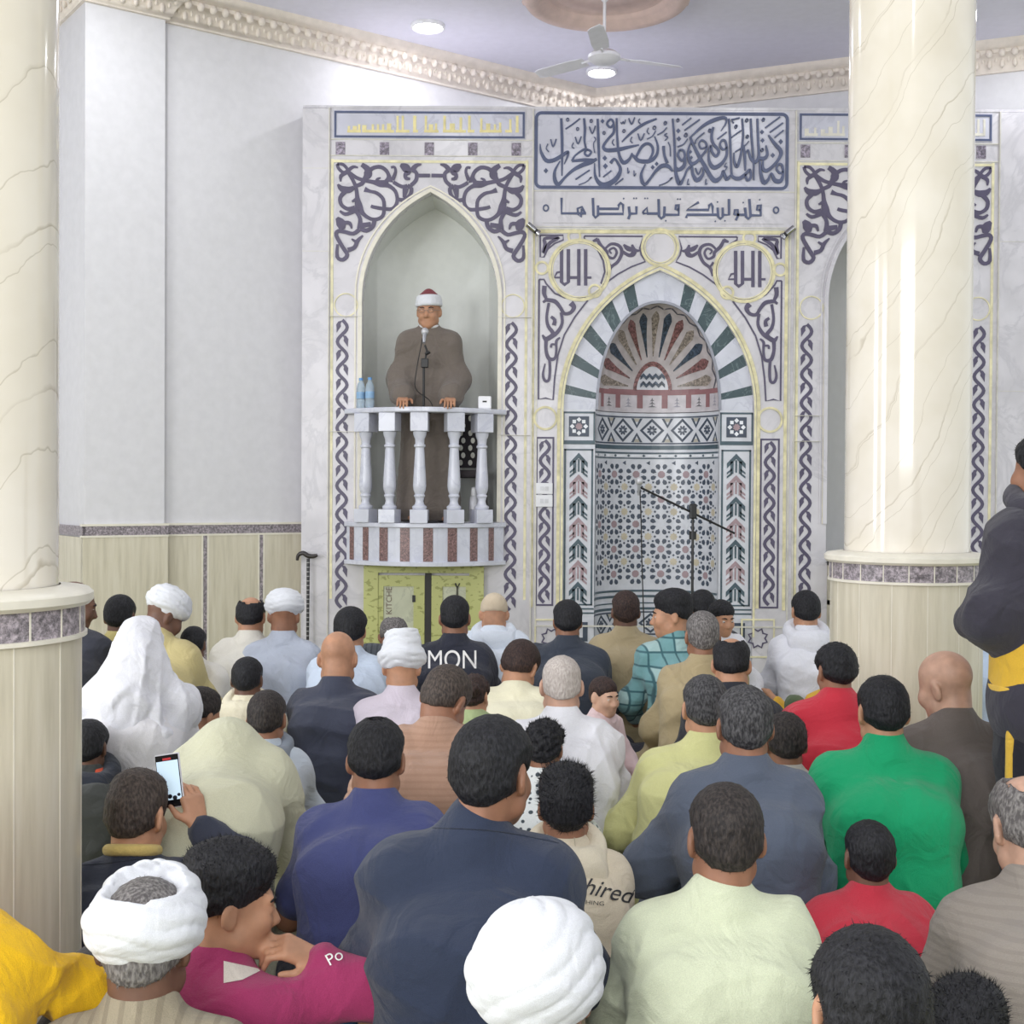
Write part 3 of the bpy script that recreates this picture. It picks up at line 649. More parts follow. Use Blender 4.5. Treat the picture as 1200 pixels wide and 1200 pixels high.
for ox, S, D, Rg in ((620, KA, [(830, 810), (920, 808), (942, 808), (1018, 808), (1040, 808)], (147, 893)), (770, KB, [(530, 840), (755, 845), (900, 820), (595, 1005), (510, 1010), (75, 1005), (180, 815), (202, 815)], (1043, 912))):
    T = tr(ox, 125, 7.5); inlay(m, T, 7.5, S, d=0.011, sm=1, wk=1.05)
    for x, y in D: diam(m, T, 7.5, x, y, 8)
    ringlet(m, T, 7.5, Rg[0], Rg[1], 22, 13)
m.build('lettering', BLUEINK, low)
FADE = plain((228, 216, 160), 0.6)
def faded(r, words, base, col, scale=1.0):
    """row of square upright letters: (x, height, foot-to) strokes in photo pixels"""
    m = M()
    for x0, x1, ups in words:
        m.box(fx(x0, base), fx(x1, base), YF - 0.0085, YF - 0.005, fz(base + 1.6, x0), fz(base - 1.6, x0))
        for u in ups:
            x, h, w_ = (u + (2.6,))[:3] if len(u) == 2 else u
            m.box(fx(x - w_ / 2, base), fx(x + w_ / 2, base), YF - 0.0092, YF - 0.005, fz(base + 1.6, x), fz(base - h, x))
    m.build('lettering', col, r)
lf = signboard('inscription_panel', 'framed panel with faded yellow lettering above the pulpit niche', 391, 130, 616, 163, 1.0)
faded(lf, [(407, 423, [(409, 6), (416, 6, 5), (421, 8)]), (425, 462, [(427, 7, 5), (437, 8), (443, 8), (449, 8), (456, 9, 5)]), (464, 480, [(466, 18), (472, 18)]), (484, 490, [(486, 18, 3.6)]), (497, 514, [(499, 18), (505, 8, 5), (511, 9)]), (519, 546, [(521, 18, 3), (530, 9, 6), (540, 16, 3)]), (548, 556, [(550, 18, 3)]), (562, 588, [(564, 15), (572, 9, 5), (580, 8), (586, 10)]), (592, 600, [(598, 14)]), (604, 608, [(606, 18, 3)])], 154, FADE)
rf = signboard('inscription_panel', 'framed panel with very faint lettering above the right niche, half behind the column', 936, 133, 1163, 166, 1.0)
faded(rf, [(943, 958, [(945, 7, 5), (955, 8)]), (962, 990, [(964, 6, 5), (973, 9, 5), (982, 16), (988, 10)]), (1000, 1030, [(1004, 16), (1015, 9, 5), (1026, 18)]), (1044, 1080, [(1050, 18), (1062, 9, 5), (1072, 9)]), (1090, 1130, [(1094, 18), (1106, 9, 5), (1120, 14)]), (1136, 1154, [(1138, 15), (1146, 18), (1153, 18)])], 158, plain((214, 210, 200), 0.6))
# ------------------------------------------------------------------ mihrab surround: yellow mouldings, medallions, spandrels
def circ(px, py, r, n=32): return [FP(px + r * math.cos(2 * PI * t / n), py + r * math.sin(2 * PI * t / n)) for t in range(n)]
m = M(); m2 = M()
xa, xb = fx(625, 480), fx(919, 480)
for x0, x1, z0, z1 in ((xa - 0.02, xa + 0.004, fz(712), fz(272)), (xb - 0.004, xb + 0.02, fz(714), fz(274)), (xa - 0.02, xb + 0.02, fz(274, 772), fz(270, 772))): m.box(x0, x1, YF - (0.007 if x1 - x0 < 1 else 0.0076), YF, z0, z1)
for q, x in ((654, 1), (888, -1)): xx = fx(q, 600); m.box(xx - 0.012, xx + 0.012, YF - 0.007, YF, fz(712), fz(480))
arcY = arch_pts(xcM, (xv1 - xv0) / 2 + 0.034, zsM, zvA + 0.045, 16)
m.stroke(arcY, 0.026, YF - 0.009, YF, sm=1)
arcY2 = arch_pts(xcM, (xv1 - xv0) / 2 + 0.008, zsM, zvA + 0.012, 16)
m2.stroke([(arcY2[0][0], 0.4)] + arcY2 + [(arcY2[-1][0], 0.4)], 0.016, YF - 0.007, YF, sm=1)
for px, py, r, wd in ((679, 316.5, 35, 0.024), (872, 318.5, 35, 0.024), (773.5, 290, 21, 0.02)):
    m.stroke(circ(px, py, r), wd, YF - 0.008, YF, closed=True, sm=1); m2.stroke(circ(px, py, r - 3.2), 0.008, YF - 0.008, YF, closed=True, sm=1)
for px, py, r in ((673, 277, 7), (878, 279, 7), (635, 314, 7), (914, 316, 7), (697, 341, 7), (852, 343, 7), (639, 490, 13), (902, 492, 14)):
    m.stroke(circ(px, py, r), 0.016, YF - 0.008, YF, closed=True, sm=1)
m.build('yellow_moulding', YELLOW, wall); m2.build('pale_moulding', YPALE, wall)
m = M()
band_rect(m, XL2 + 0.03, XM2 - 0.03, fz(735, 772), fz(268, 772), 0.012, 0.008)
m.build('outer_frame', RIDGE, wall)
AL = [([(285, 240), (285, 530), (312, 552), (345, 530), (345, 240)], 28), ([(345, 490), (437, 490)], 24), ([(437, 240), (437, 560)], 28), ([(497, 240), (497, 560)], 28), ([(497, 490), (548, 490)], 18), ([(285, 438), (245, 446), (222, 490), (290, 490)], 17)]
for dx, dy in ((0, 0), (205, 2)):
    m = M(); inlay(m, tr(620 + dx - (1 if dx else 0), 260 + dy, 7.5), 7.5, AL, sm=1); m.build('medallion_lettering', PURPLE, wall)
SPN = [([(98, 118), (300, 118), (300, 160), (225, 190), (165, 240), (130, 310), (98, 310), (98, 118)], 13, 1), ([(120, 270), (140, 200), (135, 150), (200, 140), (260, 140), (190, 180), (150, 230), (130, 280)], (20, 30, 26, 26, 24, 30, 30, 18), 3),
 ([(485, 125), (998, 128), (972, 230), (985, 290), (1020, 350), (900, 395), (780, 460), (650, 555), (632, 540), (665, 440), (650, 340), (600, 240), (540, 185), (485, 150), (485, 125)], 13, 1),
 ([(600, 150), (630, 210), (680, 260), (690, 300), (740, 320), (770, 270), (745, 230), (705, 250), (725, 280)], (24, 30, 26, 24, 20, 20, 18, 16, 12), 4), ([(665, 240), (720, 195), (790, 210), (815, 270), (780, 350), (720, 400), (690, 470)], (16, 22, 26, 28, 26, 24, 26), 4), ([(560, 170), (605, 155)], (16, 34), 1),
 ([(820, 260), (880, 295), (920, 270), (905, 200)], (22, 30, 44, 16), 4), ([(830, 200), (870, 235), (930, 250)], (14, 40, 20), 3), ([(900, 230), (945, 255), (968, 250)], (30, 24, 14), 2), ([(690, 350), (715, 385)], (22, 16), 1)]
SPL = [([(95, -20), (88, 1105), (155, 1092), (225, 1108), (240, 900), (270, 690), (330, 500), (430, 330), (548, 178), (525, 145), (440, 160), (330, 150), (240, 110), (160, 20), (140, -20), (95, -20)], 14, 1),
 ([(145, 40), (140, 110), (160, 165), (130, 195)], (40, 36, 26, 20), 3), ([(150, 170), (240, 185), (290, 240), (330, 300), (390, 290), (420, 240), (390, 200)], (30, 36, 30, 30, 30, 40, 50), 4), ([(185, 200), (165, 330), (180, 420), (225, 490), (160, 540), (125, 500)], (24, 24, 30, 36, 40, 14), 4),
 ([(300, 290), (310, 390), (260, 480), (170, 540)], (26, 26, 34, 36), 4), ([(205, 330), (240, 360), (232, 410)], (24, 30, 36), 3), ([(160, 540), (158, 640), (185, 720), (240, 720), (255, 640), (255, 560), (290, 525)], (34, 28, 34, 26, 20, 24, 14), 4), ([(205, 620), (210, 590), (245, 590)], (18, 20, 16), 3),
 ([(190, 720), (195, 830), (185, 920), (150, 930), (130, 870), (150, 770)], (24, 24, 24, 26, 22, 12), 4)]
for mir in (0, 1):
    m = M(); cxm = FP(773.3, 400)[0]
    for T0, sc, S in ((tr(620, 260, 7.5), 7.5, SPN), (tr(620, 330, 8.0), 8.0, SPL)):
        T = (lambda p: (2 * cxm - T0(p)[0], T0(p)[1])) if mir else T0
        for pts, ws, sm in S: inlay(m, T, sc, [(pts, ws)], sm=sm)
    m.build('spandrel_inlay', PURPLE, wall)
# star tiles low down on either side
for px in (643, 885):
    m = M(); c = FP(px + 3, 748); band_rect(m, c[0] - 0.13, c[0] + 0.13, c[1] - 0.15, c[1] + 0.15, 0.012, 0.007, 1)
    P = [(c[0] + (0.078 if k % 2 else 0.055) * math.cos(PI * k / 8), c[1] + (0.078 if k % 2 else 0.055) * math.sin(PI * k / 8)) for k in range(16)]
    m.stroke(P, 0.014, YF - 0.004, YF, closed=True, sm=1); m.build('star_inlay', [PURPLE, YPALE], wall)
# ------------------------------------------------------------------ mihrab niche
mih = empty('mihrab', (xcM, YF, 0)); tag(mih, 'tiled prayer niche with striped arch in the middle of the marble wall', 'prayer niche')
YM = YF + 0.035                                                        # face of the striped arch, slightly set back
INK = plain((66, 76, 92), 0.35); TEAL = plain((72, 90, 100), 0.35); BROWN = granite('brown_granite', (124, 108, 106), 60)
ROSE = plain((158, 136, 142), 0.4); BEIGE = plain((190, 180, 158), 0.4); OXRED = granite('oxblood_stone', (124, 88, 88), 50); TAUPE = granite('taupe_stone', (140, 130, 122), 50); DTEAL = granite('dark_teal_stone', (62, 74, 90), 40)
TW = plain((206, 208, 216), 0.25, var=0.03)
# striped arch: white voussoirs and dark green ones
def ring_pt(A, f):
    """point at fraction f of an outline by angle about the springing centre"""
    ang = PI * (1 - f); best = None
    c = (xcM, zsM)
    d = (math.cos(ang), math.sin(ang))
    for i in range(len(A) - 1):
        (x0, z0), (x1, z1) = A[i], A[i + 1]
        den = d[0] * (z1 - z0) - d[1] * (x1 - x0)
        if abs(den) < 1e-12: continue
        t = ((x0 - c[0]) * (z1 - z0) - (z0 - c[1]) * (x1 - x0)) / den; s_ = ((x0 - c[0]) * d[1] - (z0 - c[1]) * d[0]) / den
        if t > 0 and -1e-6 <= s_ <= 1 + 1e-6: return (c[0] + d[0] * t, c[1] + d[1] * t)
    return A[0] if f < 0.5 else A[-1]
AV = [(xv0 + 0.001, zsM - 0.001)] + archV[1:-1] + [(xv1 - 0.001, zsM - 0.001)]
greens = [(0.052, 0.083), (0.150, 0.187), (0.243, 0.283), (0.330, 0.370), (0.405, 0.437)]
gs = sorted(greens + [(1 - b, 1 - a) for a, b in greens]); cuts_ = [0.0] + [v for g in gs for v in g] + [1.0]
for i in range(len(cuts_) - 1):
    a, b = cuts_[i], cuts_[i + 1]; n = max(2, int((b - a) * 60)); fr = [a + (b - a) * k / n for k in range(n + 1)]
    if a < 0.5 < b: fr = sorted(fr + [0.5])
    poly = [ring_pt(AV, f) for f in fr] + [ring_pt(archM, f) for f in fr[::-1]]
    M().prism(poly, YM, YM + 0.06).build('voussoir', GREENM if i % 2 else MARBLE_W, mih)
# reveal between panel face and arch, plus thin edge of the inner arch
m = M()
m.stroke([(x, z) for x, z in archM], 0.02, YM - 0.008, YM + 0.02, sm=1); m.build('arch_edge', plain((150, 152, 164), 0.4), mih)
HW = hwM; DEP = 0.42
def cyl(u, z, off=0.0):
    """u = arc angle in radians from the axis of the niche"""
    return (xcM + (HW - off) * math.sin(u), YM + 0.03 + (DEP - off) * math.cos(u), z)
def cylfn(x, y, z): return cyl(x, z, y)
ZD0, ZFR0, ZFR1, ZB0, ZB1, ZT0, ZT1 = fz(480, 772), fz(518, 772), fz(484, 772), fz(523, 772), fz(519, 772), fz(695, 772), fz(535, 772)
m = M(); n = 40; zz = [0.0, 0.5, 1.0, ZD0 + 0.0]
vs = [cyl(-PI / 2 + PI * i / n, z) for z in zz for i in range(n + 1)]
m.add(vs, [(j * (n + 1) + i, j * (n + 1) + i + 1, (j + 1) * (n + 1) + i + 1, (j + 1) * (n + 1) + i) for j in range(len(zz) - 1) for i in range(n)])
base_faces = len(m.f)
def patch(poly, mi, off=0.003, sub=True):
    m.prism(poly, off, -0.001, mi, cylfn)
UL = PI / 2 - 0.06
def hline(z0, z1, mi, off=0.004, u0=-UL, u1=UL, n=24):
    for k in range(n):
        a, b = u0 + (u1 - u0) * k / n, u0 + (u1 - u0) * (k + 1) / n; patch([(a, z0), (b, z0), (b, z1), (a, z1)], mi, off)
# rosette field
US = math.radians(24.6); ZS = 30.5 * SX; RM = 0.2 / US                     # metre of arc per radian ~ RM*? (square cells)
def cell(uc, zc, r, ang0, n, stretch=1.0): return [(uc + r * stretch * math.cos(ang0 + 2 * PI * k / n) / 0.465, zc + r * math.sin(ang0 + 2 * PI * k / n)) for k in range(n)]
def petal(uc, zc, a, r0, r1, w):
    P = [(r0, 0), (r0 + (r1 - r0) * .4, w), (r0 + (r1 - r0) * .82, w * 1.0), (r1, w * .35), (r1, -w * .35), (r0 + (r1 - r0) * .82, -w), (r0 + (r1 - r0) * .4, -w)]
    return [(uc + (x * math.cos(a) - y * math.sin(a)) / 0.465, zc + x * math.sin(a) + y * math.cos(a)) for x, y in P]
zr0 = fz(555, 772)
rnd = random.Random(4)
for r in range(5):
    for c in range(-3, 4):
        uc = math.radians(9.4) + c * US; zc = zr0 - r * ZS
        if abs(uc) < PI / 2 - 0.12:
            for k in range(8):
                patch(petal(uc, zc, PI / 8 + k * PI / 4, 0.042, 0.088, 0.0165), 1)
            patch(cell(uc, zc, 0.030, PI / 8, 8), 3 if rnd.random() < 0.75 else 0)
        us, zs_ = uc + US / 2, zc - ZS / 2
        if abs(us) < PI / 2 - 0.1 and r < 4:
            P = []
            for k in range(16): rr = 0.034 if k % 2 == 0 else 0.024; P.append((us + rr * math.cos(PI * k / 8) / 0.465, zs_ + rr * math.sin(PI * k / 8)))
            patch(P, 4)
            for k in range(8): a = PI * k / 4; patch(cell(us + 0.052 * math.cos(a) / 0.465, zs_ + 0.052 * math.sin(a), 0.011, a, 4), 1)
        if abs(us) < PI / 2 - 0.1 and r == 0: patch(cell(us, zc + ZS * 0.46, 0.02, PI, 3), 1)
# framing lines of the field, striped rail above, mouldings below
for a, b, mi in ((519.5, 524.5, 2), (528, 530, 2), (534.5, 536, 2), (696.5, 699, 2), (703, 706, 2), (712, 713.5, 2), (718, 721, 2)): hline(fz(b, 772), fz(a, 772), mi)
for k in range(-5, 6):
    u = k * 0.27
    patch([(u - 0.105, fz(533.5, 772)), (u + 0.105, fz(533.5, 772)), (u + 0.105, fz(531, 772)), (u - 0.105, fz(531, 772))], 5, 0.005)
    patch(cell(u + 0.135, fz(532.2, 772), 0.012, 0, 4), 2)
for s_ in (-1, 1): patch([(s_ * UL, fz(700, 772)), (s_ * (UL - 0.04), fz(700, 772)), (s_ * (UL - 0.04), fz(536, 772)), (s_ * UL, fz(536, 772))], 2)
m.build('niche_wall', [TW, INK, TEAL, ROSE, BEIGE, plain((226, 228, 234), 0.25)], mih, smooth=30, recalc=False)
def diamonds(zlo, zhi, name):
    global m
    m = M(); zc = (zlo + zhi) / 2; h = (zhi - zlo) / 2 * 0.86; st = 0.52
    hline(zlo, zlo + 0.012, 1); hline(zhi - 0.012, zhi, 1)
    for k in range(-3, 4):
        u = k * st; hu = st / 2 * 0.80
        if abs(u) > 1.45: continue
        uu = lambda q: max(-UL, min(UL, q))
        for sg in (-1, 1):                                                # thick diamond outline as four bars
            for sz in (-1, 1):
                patch([(uu(u + sg * hu), zc), (uu(u + sg * hu * 0.74), zc), (uu(u), zc + sz * h * 0.74), (uu(u), zc + sz * h)], 1)
        for q in range(8):
            a = PI / 4 * q; patch([(uu(x), z) for x, z in petal(u, zc, a + PI / 8, 0.006, 0.040, 0.0085)], 1)
        for sz in (-1, 1):
            ub = u + st / 2
            if abs(ub) < 1.4:
                patch([(ub - 0.10, zc + sz * h), (ub - 0.055, zc + sz * h), (ub, zc + sz * h * 0.45), (ub + 0.055, zc + sz * h), (ub + 0.10, zc + sz * h), (ub, zc + sz * h * 0.18)], 1)
                patch([(ub - 0.05, zc + sz * h), (ub + 0.05, zc + sz * h), (ub + 0.03, zc + sz * h * 0.72), (ub - 0.03, zc + sz * h * 0.72)], 2)
    n = 40; vs = [cyl(-PI / 2 + PI * i / n, z, 0.0012) for z in (zlo, zhi) for i in range(n + 1)]
    m.add(vs, [(i, i + 1, n + 2 + i, n + 1 + i) for i in range(n)], 0)
    m.build(name, [TW, INK, plain((176, 170, 158), 0.4)], mih, smooth=30, recalc=False)
diamonds(ZFR0, ZFR1, 'upper_frieze'); diamonds(fz(752, 772), fz(723, 772), 'lower_frieze')
# half dome with radial stone rays
ad, bd, dd = HW * 0.985, zaM - fz(452, 772), DEP
zd = fz(452, 772)
def dome(t, rho, off=0.0):
    x = ad * rho * math.cos(t); z = zd + bd * rho * math.sin(t) ; y = YM + 0.03 + (dd - off) * math.sqrt(max(0, 1 - rho * rho))
    return (xcM + x * (1 - off), y, z)
m = M(); nt, nr = 36, 14
vs = [dome(PI * i / nt, math.sin(PI / 2 * j / nr)) for j in range(nr + 1) for i in range(nt + 1)]
m.add(vs, [(j * (nt + 1) + i, j * (nt + 1) + i + 1, (j + 1) * (nt + 1) + i + 1, (j + 1) * (nt + 1) + i) for j in range(nr) for i in range(nt)], 0)
def dpatch(P, mi, off=0.004):
    k = len(P); m.add([dome(t, r_, off) for t, r_ in P], [tuple(range(k))], mi)
cols_ = [2, 3, 1, 2, 3, 1, 2, 1, 3, 2, 1, 3, 2]
for k in range(13):
    t0, t1 = PI * (k + 0.0) / 13 + 0.035, PI * (k + 1) / 13 - 0.035; tm = (t0 + t1) / 2; tw = (t1 - t0)
    rs = [0.42, 0.55, 0.68, 0.8, 0.86, 0.90]; ww = [0.22, 0.42, 0.62, 0.82, 0.95, 0.6]
    for i in range(5):
        dpatch([(tm - tw * ww[i] / 2, rs[i]), (tm + tw * ww[i] / 2, rs[i]), (tm + tw * ww[i + 1] / 2, rs[i + 1]), (tm - tw * ww[i + 1] / 2, rs[i + 1])], cols_[k])
    dpatch([(tm - tw * 0.3, 0.90), (tm + tw * 0.3, 0.90), (tm, 0.935)], cols_[k])
    for i in range(2):                                                    # scalloped edge
        dpatch([(t0 - 0.035, 0.945), (tm, 0.972), (tm, 0.985), (t0 - 0.035, 0.958)], 4); dpatch([(tm, 0.972), (t1 + 0.035, 0.945), (t1 + 0.035, 0.958), (tm, 0.985)], 4)
for k in range(16):                                                       # small arch and zigzag at the foot of the rays
    t0, t1 = PI * k / 16, PI * (k + 1) / 16; f = lambda t: 0.33 + 0.03 * math.sin(t) ** 6
    dpatch([(t0, f(t0)), (t1, f(t1)), (t1, f(t1) - 0.06), (t0, f(t0) - 0.06)], 3, 0.006)
    for q in range(4):
        a_, b_ = 1 - q / 4, 1 - (q + 1) / 4; dpatch([(t0, (f(t0) - 0.06) * a_), (t1, (f(t1) - 0.06) * a_), (t1, (f(t1) - 0.06) * b_), (t0, (f(t0) - 0.06) * b_)], 5, 0.003)
def dxy(x, z):
    return (math.atan2(z / bd, x / ad), math.hypot(x / ad, z / bd))
for r in range(2):
    for k in range(-3, 3):
        xs_ = [k * 0.05, k * 0.05 + 0.025, k * 0.05 + 0.05]; zz_ = 0.022 + r * 0.062
        if abs(xs_[1]) > 0.115 - r * 0.03: continue
        for a, b, za, zb_ in ((xs_[0], xs_[1], 0.0, 0.026), (xs_[1], xs_[2], 0.026, 0.0)):
            dpatch([dxy(a, zz_ + za), dxy(b, zz_ + zb_), dxy(b, zz_ + zb_ + 0.03), dxy(a, zz_ + za + 0.03)], 1, 0.012)
m.build('half_dome', [plain((190, 182, 184), 0.4), DTEAL, TAUPE, OXRED, plain((120, 120, 134), 0.4), TW], mih, smooth=40, recalc=False)
# red bracket band with little cypress shapes under the dome
m = M(); z0, z1 = fz(479, 772), fz(451, 772); n = 40
vs = [cyl(-PI / 2 + PI * i / n, z, 0.0015) for z in (z0, z1) for i in range(n + 1)]
m.add(vs, [(i, i + 1, n + 2 + i, n + 1 + i) for i in range(n)], 0)
hline(z1 - 0.045, z1, 1)
for k in range(-4, 4):
    u = (k + 0.5) * 0.42
    if abs(u) > 1.45: continue
    patch([(u - 0.05, z1 - 0.15), (u + 0.05, z1 - 0.15), (u + 0.05, z1 - 0.045), (u - 0.05, z1 - 0.045)], 1)
for k in range(-3, 4):
    u = k * 0.42; b = z1 - 0.15
    for dz, hw_, hh in ((0.01, 0.075, 0.03), (0.035, 0.055, 0.03), (0.06, 0.035, 0.028)): patch([(u - hw_, b + dz), (u + hw_, b + dz), (u + 0.012, b + dz + 0.012), (u, b + dz + hh), (u - 0.012, b + dz + 0.012)], 2 if k % 2 == 0 else 3)
m.build('bracket_band', [plain((198, 192, 198), 0.3), plain((146, 104, 108), 0.4), plain((112, 110, 116), 0.5), plain((160, 158, 170), 0.5)], mih, smooth=30, recalc=False)
# flanking pilasters: star square, cap lines and chevron strip
for sg in (-1, 1):
    px0, px1 = (661, 697) if sg < 0 else (844, 882)
    xa_, xb_ = fx(px0, 580), fx(px1, 580)
    if sg < 0: xa_ = xv0
    else: xb_ = xv1
    m = M(); m.box(xa_ - 0.002, xb_ + 0.002, YM + 0.0, YM + 0.07, 0, zsM, 0)
    def fb(x0, x1, z0, z1, mi, d=0.004): m.box(x0, x1, YM - d, YM, z0, z1, mi)
    def fp(P, mi, d=0.004): m.prism(P, YM - d, YM, mi)
    w_ = xb_ - xa_; xc_ = (xa_ + xb_) / 2
    zq0, zq1 = fz(516, 700), fz(483, 700)
    fb(xa_, xb_, zq1 - 0.008, zq1 + 0.006, 2); fb(xa_, xb_, zq0 - 0.03, zq0, 2)
    for x in (xa_, xb_ - 0.012): fb(x, x + 0.012, zq0, zq1, 2)
    q = 0.078; zc_ = (zq0 + zq1) / 2
    fb(xc_ - q, xc_ + q, zc_ - q, zc_ + q, 1)
    for k in range(8):
        a = PI / 4 * k; c = (xc_ + 0.052 * math.cos(a), zc_ + 0.052 * math.sin(a)); fp([(c[0] + 0.019 * math.cos(a + PI / 2 * j), c[1] + 0.019 * math.sin(a + PI / 2 * j)) for j in range(4)], 5, 0.006)
    fp([(xc_ + (0.03 if j % 2 else 0.022) * math.cos(PI * j / 8), zc_ + (0.03 if j % 2 else 0.022) * math.sin(PI * j / 8)) for j in range(16)], 3, 0.006)
    zs0, zs1 = fz(710, 700), fz(526, 700)
    for x0, x1, z0, z1 in ((xa_ + 0.012, xb_ - 0.012, zs1 - 0.012, zs1), (xa_ + 0.012, xb_ - 0.012, zs0, zs0 + 0.012), (xa_ + 0.012, xa_ + 0.026, zs0, zs1), (xb_ - 0.026, xb_ - 0.012, zs0, zs1)): fb(x0, x1, z0, z1, 2)
    hw_ = w_ / 2 - 0.055; u_ = (zs1 - zs0 - 0.05) / 7
    for k in range(7):
        zt = zs1 - 0.03 - k * u_; mi = 2 if k % 2 == 0 else 3
        fp([(xc_, zt), (xc_ + hw_, zt - 0.075), (xc_ + hw_, zt - 0.115), (xc_, zt - 0.04), (xc_ - hw_, zt - 0.115), (xc_ - hw_, zt - 0.075)], mi)
        for s2 in (-1, 1):
            x1_ = xc_ + s2 * hw_ * 0.45
            fb(min(x1_ - 0.012, x1_ + 0.012), max(x1_ - 0.012, x1_ + 0.012), zt - u_ + 0.01, zt - 0.06, mi)
            for dz in (0.125, 0.155):
                fp([(x1_, zt - dz + 0.012), (xc_ + s2 * hw_, zt - dz - 0.02), (xc_ + s2 * hw_, zt - dz - 0.036), (x1_, zt - dz - 0.008)], mi)
        fb(xc_ - 0.007, xc_ + 0.007, zt - u_ + 0.02, zt - 0.05, mi)
    zb0, zb1 = 0.0, fz(722, 700)
    for z in (fz(714, 700), fz(719, 700)): fb(xa_, xb_, z - 0.006, z + 0.006, 2)
    fb(xc_ - q, xc_ + q, zb1 - 0.2, zb1 - 0.05, 1); fb(xc_ - 0.04, xc_ + 0.04, zb1 - 0.17, zb1 - 0.08, 0, 0.006)
    m.build('pilaster', [TW, INK, TEAL, ROSE, BEIGE, plain((226, 228, 234), 0.25)], mih)
for ch in list(mih.children): ch.location = -Vector(mih.location)
# ------------------------------------------------------------------ pulpit
pul = empty('pulpit_balcony', (xcL, YF, 0)); tag(pul, 'bowed marble pulpit balcony with balusters where the preacher stands', 'pulpit')
xb0, xb1 = fx(404, 620), fx(593, 620); BOW = 0.33; xcB = (xb0 + xb1) / 2; hwB = (xb1 - xb0) / 2
def bow(x, inset=0.0, hw=None):
    hw = hw or hwB; return YF - (BOW - inset) * max(0.0, 1 - ((x - xcB) / hw) ** 2) - 0.04 + inset * 0.0
def bowslab(m, hw, inset, z0, z1, mi=0, x0=None, x1=None):
    x0 = xcB - hw if x0 is None else x0; x1 = xcB + hw if x1 is None else x1
    n = 24 if x1 - x0 > 0.4 else 6; xs = [x0 + (x1 - x0) * i / n for i in range(n + 1)]
    poly = [(x, bow(x, inset, hw)) for x in xs] + [(x1, YF + 0.02), (x0, YF + 0.02)]
    m.zprism(poly, z0, z1, mi)
zLt, zLb = fz(612, 500), fz(617, 500); zF0 = fz(656, 500); zB0 = fz(661, 500)
m = M(); bowslab(m, hwB, 0.0, zLb, zLt); m.box(xcL - hwL, xcL + hwL, YF, YF + 0.5, zPF - 0.03, zPF - 0.002); m.build('platform', MARBLE_W, pul, bevel=0.004)
m = M(); bowslab(m, hwB - 0.02, 0.03, zF0, zLb); fas = m.build('fascia', MARBLE_W, pul)
m = M()
for a, b in ((411, 416.5), (428, 435), (448.5, 458.5), (473, 484), (499.5, 510.5), (527, 537.5), (552, 560.5), (573, 579)):
    x0, x1 = fx(a, 636), fx(b, 636); n = 3
    xs = [x0 + (x1 - x0) * i / n for i in range(n + 1)]
    poly = [(x, bow(x, 0.03, hwB - 0.02) - 0.004) for x in xs] + [(x, bow(x, 0.03, hwB - 0.02) + 0.01) for x in xs[::-1]]
    m.zprism(poly, zF0 + 0.003, zLb - 0.003)
m.build('granite_stripe', REDGR, fas)
m = M(); bowslab(m, hwB, 0.0, zB0, zF0); m.build('lower_ledge', MARBLE_W, pul, bevel=0.004)
zRt, zRb = fz(480.5, 500), fz(486.5, 500)
m = M(); n = 24; hwR = hwB + 0.0
xs = [xcB - hwR + 2 * hwR * i / n for i in range(n + 1)]
m.zprism([(x, bow(x, 0.0, hwR) - 0.03) for x in xs] + [(x, bow(x, 0.0, hwR) + 0.13 + 0.0) for x in xs[::-1]], zRb, zRt); m.build('handrail', MARBLE_W, pul, bevel=0.01)
BAL = []
for pt, pb in ((431.5, 431), (462.5, 458.5), (497, 493.5), (536.5, 531.5), (566, 564.5)):
    x = (fx(pt, 500) + fx(pb, 600)) / 2; x = fx((pt + pb) / 2, 550); BAL.append(x)
zh = zRb; zl = zLt; H = zh - zl
for x in BAL:
    y = bow(x, 0.0) + 0.055; y = min(y, YF - 0.02); s_ = 0.066
    m = M(); ang = math.atan2(2 * BOW * (x - xcB) / hwB ** 2, 1) * 0.7
    dx_, dy_ = Vector((math.cos(ang), math.sin(ang), 0)), Vector((-math.sin(ang), math.cos(ang), 0))
    m.obox((x, y, zl + 0.062 * H), dx_, dy_, (0, 0, 1), s_, s_, 0.062 * H); m.obox((x, y, zh - 0.085 * H), dx_, dy_, (0, 0, 1), s_, s_, 0.085 * H)
    pr = [(0.052, 0.125), (0.056, 0.15), (0.036, 0.17), (0.030, 0.20), (0.036, 0.235), (0.042, 0.24), (0.042, 0.255), (0.034, 0.26), (0.046, 0.30), (0.050, 0.34), (0.047, 0.42), (0.040, 0.55), (0.035, 0.66), (0.033, 0.685), (0.043, 0.69), (0.043, 0.71), (0.034, 0.715), (0.036, 0.76), (0.048, 0.795), (0.052, 0.83)]
    m.lathe([(0, 0.125 * H + zl)] + [(r_, zl + h * H) for r_, h in pr] + [(0, 0.83 * H + zl)], x, y, 24); m.build('baluster', MARBLE_W, pul, smooth=35, bevel=0.004)
for ch in list(pul.children): ch.location = -Vector(pul.location)
